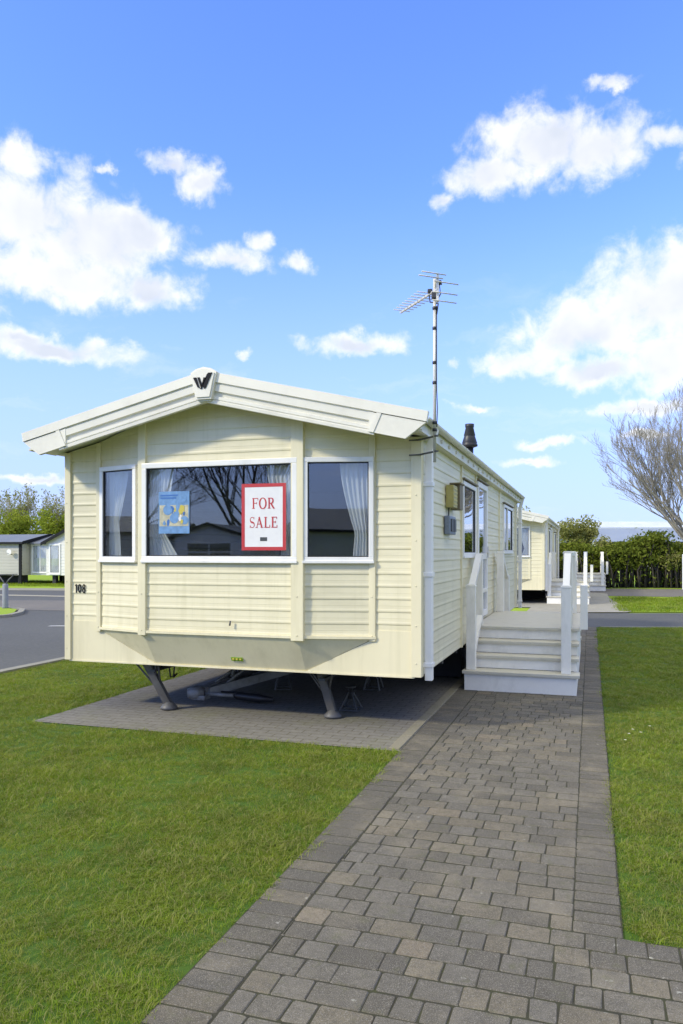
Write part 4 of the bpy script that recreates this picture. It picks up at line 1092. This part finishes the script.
def leafy_tree(name, label, loc, h, rx, seed, n=5000, mat='leaf_tree', base=.2, leafs=(.08, .2), group=None, cat='tree', ry=None, nblob=22, tr=.12):
    rnd = random.Random(seed); t = thing(name, label, cat, loc, 0, group)
    m = MB(); ry = ry or rx; zc = h*(base+1)/2; rz = h*(1-base)/2
    blobs = []
    for i in range(nblob):
        v = Vector((rnd.gauss(0, 1), rnd.gauss(0, 1), rnd.gauss(0, 1))).normalized()*rnd.uniform(.25, .85)
        blobs.append((Vector((v.x*rx, v.y*ry, zc+v.z*rz)), rnd.uniform(.22, .42)))
    for i in range(n):
        c, br = rnd.choice(blobs); v = Vector((rnd.gauss(0, 1), rnd.gauss(0, 1), rnd.gauss(0, 1))).normalized()*(rnd.random()**.4)
        leaf(m, c+Vector((v.x*rx*br, v.y*ry*br, v.z*rz*br)), rnd.uniform(*leafs), rnd)
    m.build('crown', mat, t, fixn=False)
    k = MB(); k.tube([(0, 0, -.05), (.03, 0, h*.3), (0, .04, h*.6)], [tr*1.3, tr, tr*.5], 8)
    for i in range(6):
        c = blobs[i][0]; k.tube([(0, 0, h*.3), c*.6+Vector((0, 0, h*.15)), c], [tr*.5, tr*.3, .02], 5)
    k.build('trunk', 'bark_dark', t)
    return t
bare_tree('bare_tree', 'tall leafless tree at the edge of the picture behind the far road', (6.1, 30.2, 0), 7.3, 23, 1.12, .13, 5, .85, 'bark', None, 27, low=.22, thin=.005)
# hedge: dark stems below, green leaves above, uneven top
def hedge(name, label, pts, h, w, seed, n=9000, bare=.55, mat='leaf_hedge', leafs=(.05, .11)):
    rnd = random.Random(seed); t = thing(name, label, 'hedge'); m = MB(); k = MB()
    segs = []; tot = 0
    for i in range(len(pts)-1):
        a, b = Vector(pts[i]), Vector(pts[i+1]); segs.append((a, b, (b-a).length)); tot += (b-a).length
    def at(u):
        d = u*tot
        for a, b, l in segs:
            if d <= l: return a+(b-a)*(d/l)
            d -= l
        return segs[-1][1]
    top = lambda u: h*(.86+.12*math.sin(u*tot*1.3+1)+.08*math.sin(u*tot*3.7)+.06*math.sin(u*tot*8.1)++.05*math.sin(u*tot*17)+.05*math.sin(u*tot*2.3+2))
    for i in range(n):
        u = rnd.random(); p = at(u); tt = top(u); z = tt*(1-(rnd.random()**1.5)*(1-bare*.75)) if rnd.random() < .88 else rnd.uniform(.1, tt)
        if rnd.random() < .04: z += rnd.uniform(0, .3)
        leaf(m, Vector((p.x+rnd.gauss(0, w*.3), p.y+rnd.gauss(0, w*.32), z)), rnd.uniform(*leafs), rnd)
    m.build('foliage', mat, t, fixn=False)
    for i in range(int(tot*38)):
        u = rnd.random(); p = at(u); x, y = p.x+rnd.gauss(0, w*.25), p.y+rnd.gauss(0, w*.3)
        k.tube([(x, y, -.02), (x+rnd.gauss(0, .08), y+rnd.gauss(0, .08), h*.35), (x+rnd.gauss(0, .3), y+rnd.gauss(0, .2), top(u)*.9)], [.045, .04, .012], 5)
    k.build('stems', 'bark_dark', t)
    return t
hedge('hedge', 'green hedge with dark bare stems below, in front of the blue roofed building', [(-1.2, 29.8), (1.5, 30.4), (4.4, 31.1), (6.3, 31.6)], 2.15, 1.1, 4, 26000, .62)
leafy_tree('tall_shrub', 'tall yellowish budding shrub rising above the hedge beside the second caravan', (.95, 31.5, 0), 3.4, 1.45, 31, 8500, 'leaf_olive', .3, (.04, .09), cat='shrub')
leafy_tree('tall_shrub', 'rounder bushy shrub standing at the end of the hedge behind the second caravan', (-1.6, 32, 0), 2.9, 1.5, 32, 3800, 'leaf_hedge', .2, (.05, .1), cat='shrub')
leafy_tree('tall_shrub', 'tangled olive shrub beneath the leafless tree', (5.5, 31.0, 0), 2.2, 1.4, 35, 1500, 'leaf_olive', .25, (.03, .07), cat='shrub', nblob=14)
# wall behind the hedge
wl = thing('boundary_wall', 'low grey block wall glimpsed behind the hedge', 'wall')
m = MB()
for r_ in range(6):
    for c_ in range(15, 30):
        m.box(-4+c_*.6+(r_ % 2)*.3, -4+c_*.6+(r_ % 2)*.3+.588, 33.0, 33.2, r_*.25, r_*.25+.24, .006)
m.build('blockwork', 'block_wall', wl)
for ob in (wl,): ob.rotation_euler = (0, 0, R(8)); ob.location = (4.6, .4, 0)
# building behind
bl = thing('long_building', 'long low building with a blue grey roof, behind the hedge', 'building', (2.0, 66.8, 0), R(15))
m = MB(); m.box(0, 26, 0, 9, 0, 2.5); m.build('wall', 'brightw', bl)
m = MB(); m.prism([(-.4, -.5, 2.42), (-.4, 4.5, 3.75), (-.4, 9.5, 2.42), (-.4, 9.5, 2.55), (-.4, 4.5, 3.9), (-.4, -.5, 2.55)], (26.8, 0, 0)); rf = m.build('roof', 'blueroof', bl)
m = MB(); m.box(-.4, 26.4, 4.4, 4.6, 3.86, 3.98); m.build('ridge_cap', 'paleroof', rf)
m = MB()
for k in range(20): m.box(.4+k*1.3, .43+k*1.3, -.56, -.50, 2.3, 2.6)
m.box(-.4, 26.4, -.62, -.5, 2.36, 2.50); m.build('gutter', 'black', bl)
for k in range(5): window(bl, (2+k*4.6, 0), (3.6+k*4.6, 0), 1.0, 2.1, (.8,), .08, depth=.045, backed='ply')
b2 = thing('far_shed', 'pale grey roofed shed farther off behind the long building', 'building', (-6, 88, 0), R(15))
m = MB(); m.box(0, 40, 0, 14, 0, 3.6); m.build('wall', 'paleroof', b2)
m = MB(); m.prism([(-.4, -.5, 3.5), (-.4, 7, 5.3), (-.4, 14.5, 3.5), (-.4, 14.5, 3.7), (-.4, 7, 5.5), (-.4, -.5, 3.7)], (40.8, 0, 0)); m.build('roof', 'paleroof', b2)
# white marker post by the tree and grey post at left
t = thing('marker_post', 'slim white post beside the leafless tree trunk', 'post', (5.2, 29.0, 0))
m = MB(); m.box(-.03, .03, -.03, .03, 0, 1.45, .01); m.build('shaft', 'white', t)
m = MB(); m.lathe((0, 0, 1.45), [(.04, 0), (.04, .02), (.02, .05), (0, .06)], 10); m.build('cap', 'white', t)
t = thing('forked_post', 'stout grey post with forked arms standing by the left road island', 'post', (-13.92, 10.65, .04))
m = MB(); m.lathe((0, 0, 0), [(.09, 0), (.08, .05), (.075, .66), (.065, .68), (0, .69)], 14); m.build('shaft', 'concrete_post', t)
for s_ in (-1, 1):
    m = MB(); m.tube([(0, 0, .66), (.12*s_, 0, .80), (.26*s_, .03, .93)], [.022, .018, .014], 8); m.build('arm', 'galv', t)
m = MB(); m.beam((-.45, 0, .93), (.4, 0, .95), .03, .03); m.build('crossbar', 'galv', t)

# left background trees
GT = 'trees behind the caravans beyond the road'
leafy_tree('leafy_tree', 'round bright green tree above the white gabled caravan', (-36.5, 42, 0), 5.6, 2.2, 51, 8000, 'leaf_tree', .15, (.07, .16), GT)
leafy_tree('leafy_tree', 'broad green tree above the slate roof of the beige caravan', (-42.5, 42.3, 0), 5.1, 3.0, 52, 10000, 'leaf_tree', .15, (.07, .16), GT)
leafy_tree('leafy_tree', 'darker green bush between the two round green trees', (-39.3, 41.5, 0), 3.7, 2.2, 53, 4800, 'leaf_hedge', .1, (.07, .15), GT)
leafy_tree('leafy_tree', 'green tree partly behind the front caravan corner', (-33.2, 42.5, 0), 5.6, 2.6, 54, 8000, 'leaf_tree', .15, (.07, .16), GT)
bare_tree('budding_tree', 'tall pale budding tree above the beige caravan at the left edge', (-43.5, 46, 0), 6.2, 61, .8, .12, 4, .8, 'bark_pale', GT, 12, buds=True, low=.2, thin=.012)
bare_tree('budding_tree', 'lower pale budding tree between the green trees at left', (-40.0, 48, 0), 5.0, 62, .85, .12, 4, .8, 'bark_pale', GT, 10, buds=True, low=.2, thin=.012)
for i, (x, y, h_, r_) in enumerate(((-52, 60, 4.5, 4), (-30, 62, 5, 4), (-20, 66, 5, 4.5), (-8, 70, 4.6, 4), (-13, 58, 4.2, 3.5))):
    leafy_tree('leafy_tree', ['leafy tree far beyond the beige caravan, outermost', 'far leafy tree hidden behind the front caravan roof', 'far leafy tree behind the rear of the front caravan', 'far leafy tree behind the second caravan', 'far low leafy tree behind the second caravan gable'][i], (x, y, 0), h_, r_, 70+i, 2500, 'leaf_tree', .1, (.12, .25), GT)
leafy_tree('leafy_tree', 'hazy olive tree just above the second caravan roof', (-4.5, 56, 0), 4.9, 2.6, 81, 3200, 'leaf_olive', .15, (.08, .17), GT)
# trees behind the viewpoint, mirrored in the bay window
GR = 'trees mirrored in the bay window'
bare_tree('bare_tree', 'big leafless tree mirrored dark in the middle of the bay window', (-17.5, -36.0, 0), 12.5, 5, 1.05, .17, 5, .9, 'bark_dark', GR, 15, low=.16, thin=.012)
bare_tree('bare_tree', 'leafless tree mirrored behind the poster in the bay window', (-26, -34, 0), 11.0, 6, 1., .16, 5, .9, 'bark_dark', GR, 12, low=.16, thin=.012)
hedge('hedge', 'dark hedge mirrored along the bottom of the bay window', [(-30, -24), (-22, -29), (-12, -33), (14, -33)], 1.5, 1.2, 8, 9000, .1, 'leaf_hedge', (.08, .16))

# ------------------------------------------------------------------ sky with clouds
SUN_AZ = math.atan2(-.745, -.667); SUN_EL = R(33)
w = bpy.data.worlds.new('World'); scn.world = w; w.use_nodes = True
nt = w.node_tree; nt.nodes.clear()
out = nt.nodes.new('ShaderNodeOutputWorld'); bg = nt.nodes.new('ShaderNodeBackground'); L(nt, bg.outputs[0], out.inputs[0])
sky = nt.nodes.new('ShaderNodeTexSky'); sky.sky_type = 'NISHITA'; sky.sun_disc = False
sky.sun_elevation = SUN_EL; sky.sun_rotation = SUN_AZ; sky.air_density = 1.0; sky.dust_density = .3; sky.ozone_density = 2.0
BG = .15
bg.inputs[1].default_value = BG
tc = N(nt, 'ShaderNodeTexCoord'); d = tc.outputs['Generated']
sep = N(nt, 'ShaderNodeSeparateXYZ'); L(nt, d, sep.inputs[0])
def mth(op, a, b=None, c=None):
    n = N(nt, 'ShaderNodeMath', operation=op)
    for i, v in enumerate((a, b, c)):
        if v is None: continue
        if hasattr(v, 'node'): L(nt, v, n.inputs[i])
        else: n.inputs[i].default_value = v
    return n.outputs[0]
az = mth('MULTIPLY', mth('ARCTAN2', sep.outputs[0], sep.outputs[1]), 57.29578)
el = mth('MULTIPLY', mth('ARCSINE', sep.outputs[2]), 57.29578)
cb = N(nt, 'ShaderNodeCombineXYZ'); L(nt, az, cb.inputs[0]); L(nt, el, cb.inputs[1])
# domain warp for ragged edges
nw = N(nt, 'ShaderNodeTexNoise'); nw.inputs['Scale'].default_value = .28; nw.inputs['Detail'].default_value = 7; nw.inputs['Roughness'].default_value = .62
L(nt, cb.outputs[0], nw.inputs['Vector'])
vs_ = N(nt, 'ShaderNodeVectorMath', operation='SUBTRACT'); L(nt, nw.outputs['Color'], vs_.inputs[0]); vs_.inputs[1].default_value = (.5, .5, .5)
vm_ = N(nt, 'ShaderNodeVectorMath', operation='MULTIPLY'); L(nt, vs_.outputs[0], vm_.inputs[0]); vm_.inputs[1].default_value = (4.2, 2.6, 0)
va_ = N(nt, 'ShaderNodeVectorMath', operation='ADD'); L(nt, cb.outputs[0], va_.inputs[0]); L(nt, vm_.outputs[0], va_.inputs[1])
P_ = va_.outputs[0]
BL = [(-40.7, 22.1, 5.4, 3.7), (-35.8, 21.2, 5.1, 2.8), (-38.1, 18.7, 7.2, 1.9), (-32.0, 18.5, 3.0, 1.6), (-40.6, 25.3, 2.2, 1.4), (-32.7, 22.0, 3.1, 1.7), (-45.6, 20.4, 5.3, 5.2), (-30.4, 26.4, 2.0, 0.9), (-28.4, 25.3, 1.9, 1.2), (-26.0, 20.7, 2.6, 1.0), (-24.2, 22.0, 1.0, 0.8), (-21.4, 20.6, 1.6, 0.8), (-38.1, 13.9, 5.8, 1.0), (-40.7, 14.3, 3.2, 0.8), (-34.9, 25.3, 0.6, 0.4), (-25.3, 14.4, 0.7, 0.4), (-16.9, 15.2, 3.4, 0.8), (-7.0, 25.6, 3.5, 1.3), (-3.1, 27.2, 5.3, 2.2), (0.7, 26.4, 3.6, 2.0), (-10.6, 24.2, 1.2, 0.7), (4.3, 26.6, 2.2, 0.8), (1.3, 29.9, 2.0, 0.4), (4.3, 16.9, 5.2, 3.4), (-.6, 15.3, 4.8, 2.5), (-4.8, 13.6, 3.5, 1.1), (5.2, 13.3, 3.8, 2.6), (4.0, 10.1, 4.5, 0.7), (0.7, 12.5, 4.0, 1.1), (6.5, 18.5, 3.7, 2.4), (-9.6, 13.6, 0.7, 0.6), (-3.1, 7.8, 2.4, 0.4), (-4.5, 6.5, 2.1, 0.4), (-8.4, 10.7, 1.6, 0.3), (4.0, 8.3, 2.6, 0.3), (-39.4, 5.3, 3.9, 0.3), (8.3, 25.2, 2.4, 1.1), (-46.2, 13.7, 3.5, 1.2), (30, 24, 9, 4), (60, 16, 12, 4), (-75, 24, 10, 4), (-100, 14, 12, 3), (130, 40, 34, 18), (115, 12, 44, 8), (176, 14, 14, 5), (95, 30, 18, 9), (-140, 40, 30, 14), (175, 44, 24, 14), (60, 36, 16, 7), (0, 64, 70, 15), (120, 62, 80, 16), (-120, 62, 80, 16), (0, 88, 400, 18)]  # unseen clouds behind and overhead are added for neutral fill light
acc = None
for (a, e, ra, re) in BL:
    ma = N(nt, 'ShaderNodeVectorMath', operation='MULTIPLY_ADD'); L(nt, P_, ma.inputs[0])
    ma.inputs[1].default_value = (1/ra, 1/re, 0); ma.inputs[2].default_value = (-a/ra, -e/re, 0)
    ln = N(nt, 'ShaderNodeVectorMath', operation='LENGTH'); L(nt, ma.outputs[0], ln.inputs[0])
    b_ = mth('SUBTRACT', 1.25, ln.outputs['Value'])
    sz = min(1.0, (ra*re)**.5/2.2); b_ = mth('MULTIPLY', b_, .55+.45*sz)
    acc = b_ if acc is None else mth('SMOOTH_MAX', acc, b_, .18)
nf = noise(nt, .40, 12, .60, cb.outputs[0], .25)
dens_ = mth('ADD', acc, mth('MULTIPLY', mth('SUBTRACT', nf, .5), 2.0))
mr = N(nt, 'ShaderNodeMapRange', interpolation_type='SMOOTHSTEP'); L(nt, dens_, mr.inputs[0]); mr.inputs[1].default_value = 0; mr.inputs[2].default_value = .92
cover = mr.outputs[0]
thick = N(nt, 'ShaderNodeMapRange', interpolation_type='SMOOTHSTEP'); L(nt, mth('ADD', acc, mth('MULTIPLY', mth('SUBTRACT', nf, .5), .5)), thick.inputs[0]); thick.inputs[1].default_value = .35; thick.inputs[2].default_value = .95
n5 = noise(nt, .13, 4, .5, cb.outputs[0])
shade = mth('MULTIPLY', thick.outputs[0], mth('MULTIPLY', ramp(nt, n5, [(.36, .35), (.62, 1.)]), .9))
K = 1/BG
ccol = mixc(nt, shade, (.73*K, .74*K, .86*K), (.42*K, .475*K, .66*K))
# thin haze veil low down
hzf = N(nt, 'ShaderNodeMapRange', interpolation_type='SMOOTHSTEP'); L(nt, el, hzf.inputs[0]); hzf.inputs[1].default_value = 27; hzf.inputs[2].default_value = 0; hzf.inputs[3].default_value = 0; hzf.inputs[4].default_value = .86
skyc = mixc(nt, 1, sky.outputs[0], (.70, .96, 2.0), 'MULTIPLY')
skyc = mixc(nt, hzf.outputs[0], skyc, (.33*K, .425*K, .84*K))
vmap = N(nt, 'ShaderNodeMapping'); vmap.inputs['Scale'].default_value = (.075, .30, 1); vmap.inputs['Location'].default_value = (3.1, 1.7, 0); L(nt, P_, vmap.inputs[0])
veil = mth('MULTIPLY', ramp(nt, noise(nt, 1, 9, .62, vmap.outputs[0]), [(.54, 0.), (.82, 1.)]), .34)
vl_ = N(nt, 'ShaderNodeMapRange', interpolation_type='SMOOTHSTEP'); L(nt, el, vl_.inputs[0]); vl_.inputs[1].default_value = 24; vl_.inputs[2].default_value = 12
skyc = mixc(nt, mth('MULTIPLY', veil, vl_.outputs[0]), skyc, (.68*K, .71*K, .88*K))
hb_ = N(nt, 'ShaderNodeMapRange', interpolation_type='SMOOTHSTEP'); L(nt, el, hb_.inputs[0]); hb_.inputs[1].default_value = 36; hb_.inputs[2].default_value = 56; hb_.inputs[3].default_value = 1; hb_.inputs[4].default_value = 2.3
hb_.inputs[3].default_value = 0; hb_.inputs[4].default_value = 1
over = mixc(nt, hb_.outputs[0], (1, 1, 1), (2.4, 2.3, 1.8))  # unseen high clouds brightened and warmed as added fill light
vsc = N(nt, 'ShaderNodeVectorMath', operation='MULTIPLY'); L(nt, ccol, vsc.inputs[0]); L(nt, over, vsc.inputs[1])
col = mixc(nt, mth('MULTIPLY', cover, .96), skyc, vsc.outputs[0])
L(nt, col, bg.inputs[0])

sl = bpy.data.lights.new('sun', 'SUN'); sl.energy = 2.0; sl.angle = R(5); sl.color = (1, .95, .87)
so = bpy.data.objects.new('sun', sl); COL.objects.link(so)
sdv = Vector((math.sin(SUN_AZ)*math.cos(SUN_EL), math.cos(SUN_AZ)*math.cos(SUN_EL), math.sin(SUN_EL)))
so.rotation_euler = sdv.to_track_quat('Z', 'Y').to_euler()

# ------------------------------------------------------------------ camera
cd = bpy.data.cameras.new('camera'); cam = bpy.data.objects.new('camera', cd); COL.objects.link(cam)
cam.location = CAM; cam.rotation_euler = (R(90), 0, math.atan2(.308, .951))
cd.sensor_width = 36; cd.lens = 767/1024*36; cd.shift_y = 40/1024; cd.clip_end = 1500; cd.clip_start = .05
scn.camera = cam
scn.view_settings.view_transform = 'Standard'; scn.view_settings.look = 'None'; scn.view_settings.gamma = 1
scn.view_settings.exposure = 0.72
scn.view_settings.use_white_balance = True; scn.view_settings.white_balance_temperature = 7700; scn.view_settings.white_balance_tint = 1
try: scn.view_settings.use_curve_mapping = False
except Exception: pass
scn.render.engine = 'CYCLES'
scn.cycles.use_denoising = True
scn.cycles.max_bounces = 8; scn.cycles.transparent_max_bounces = 16
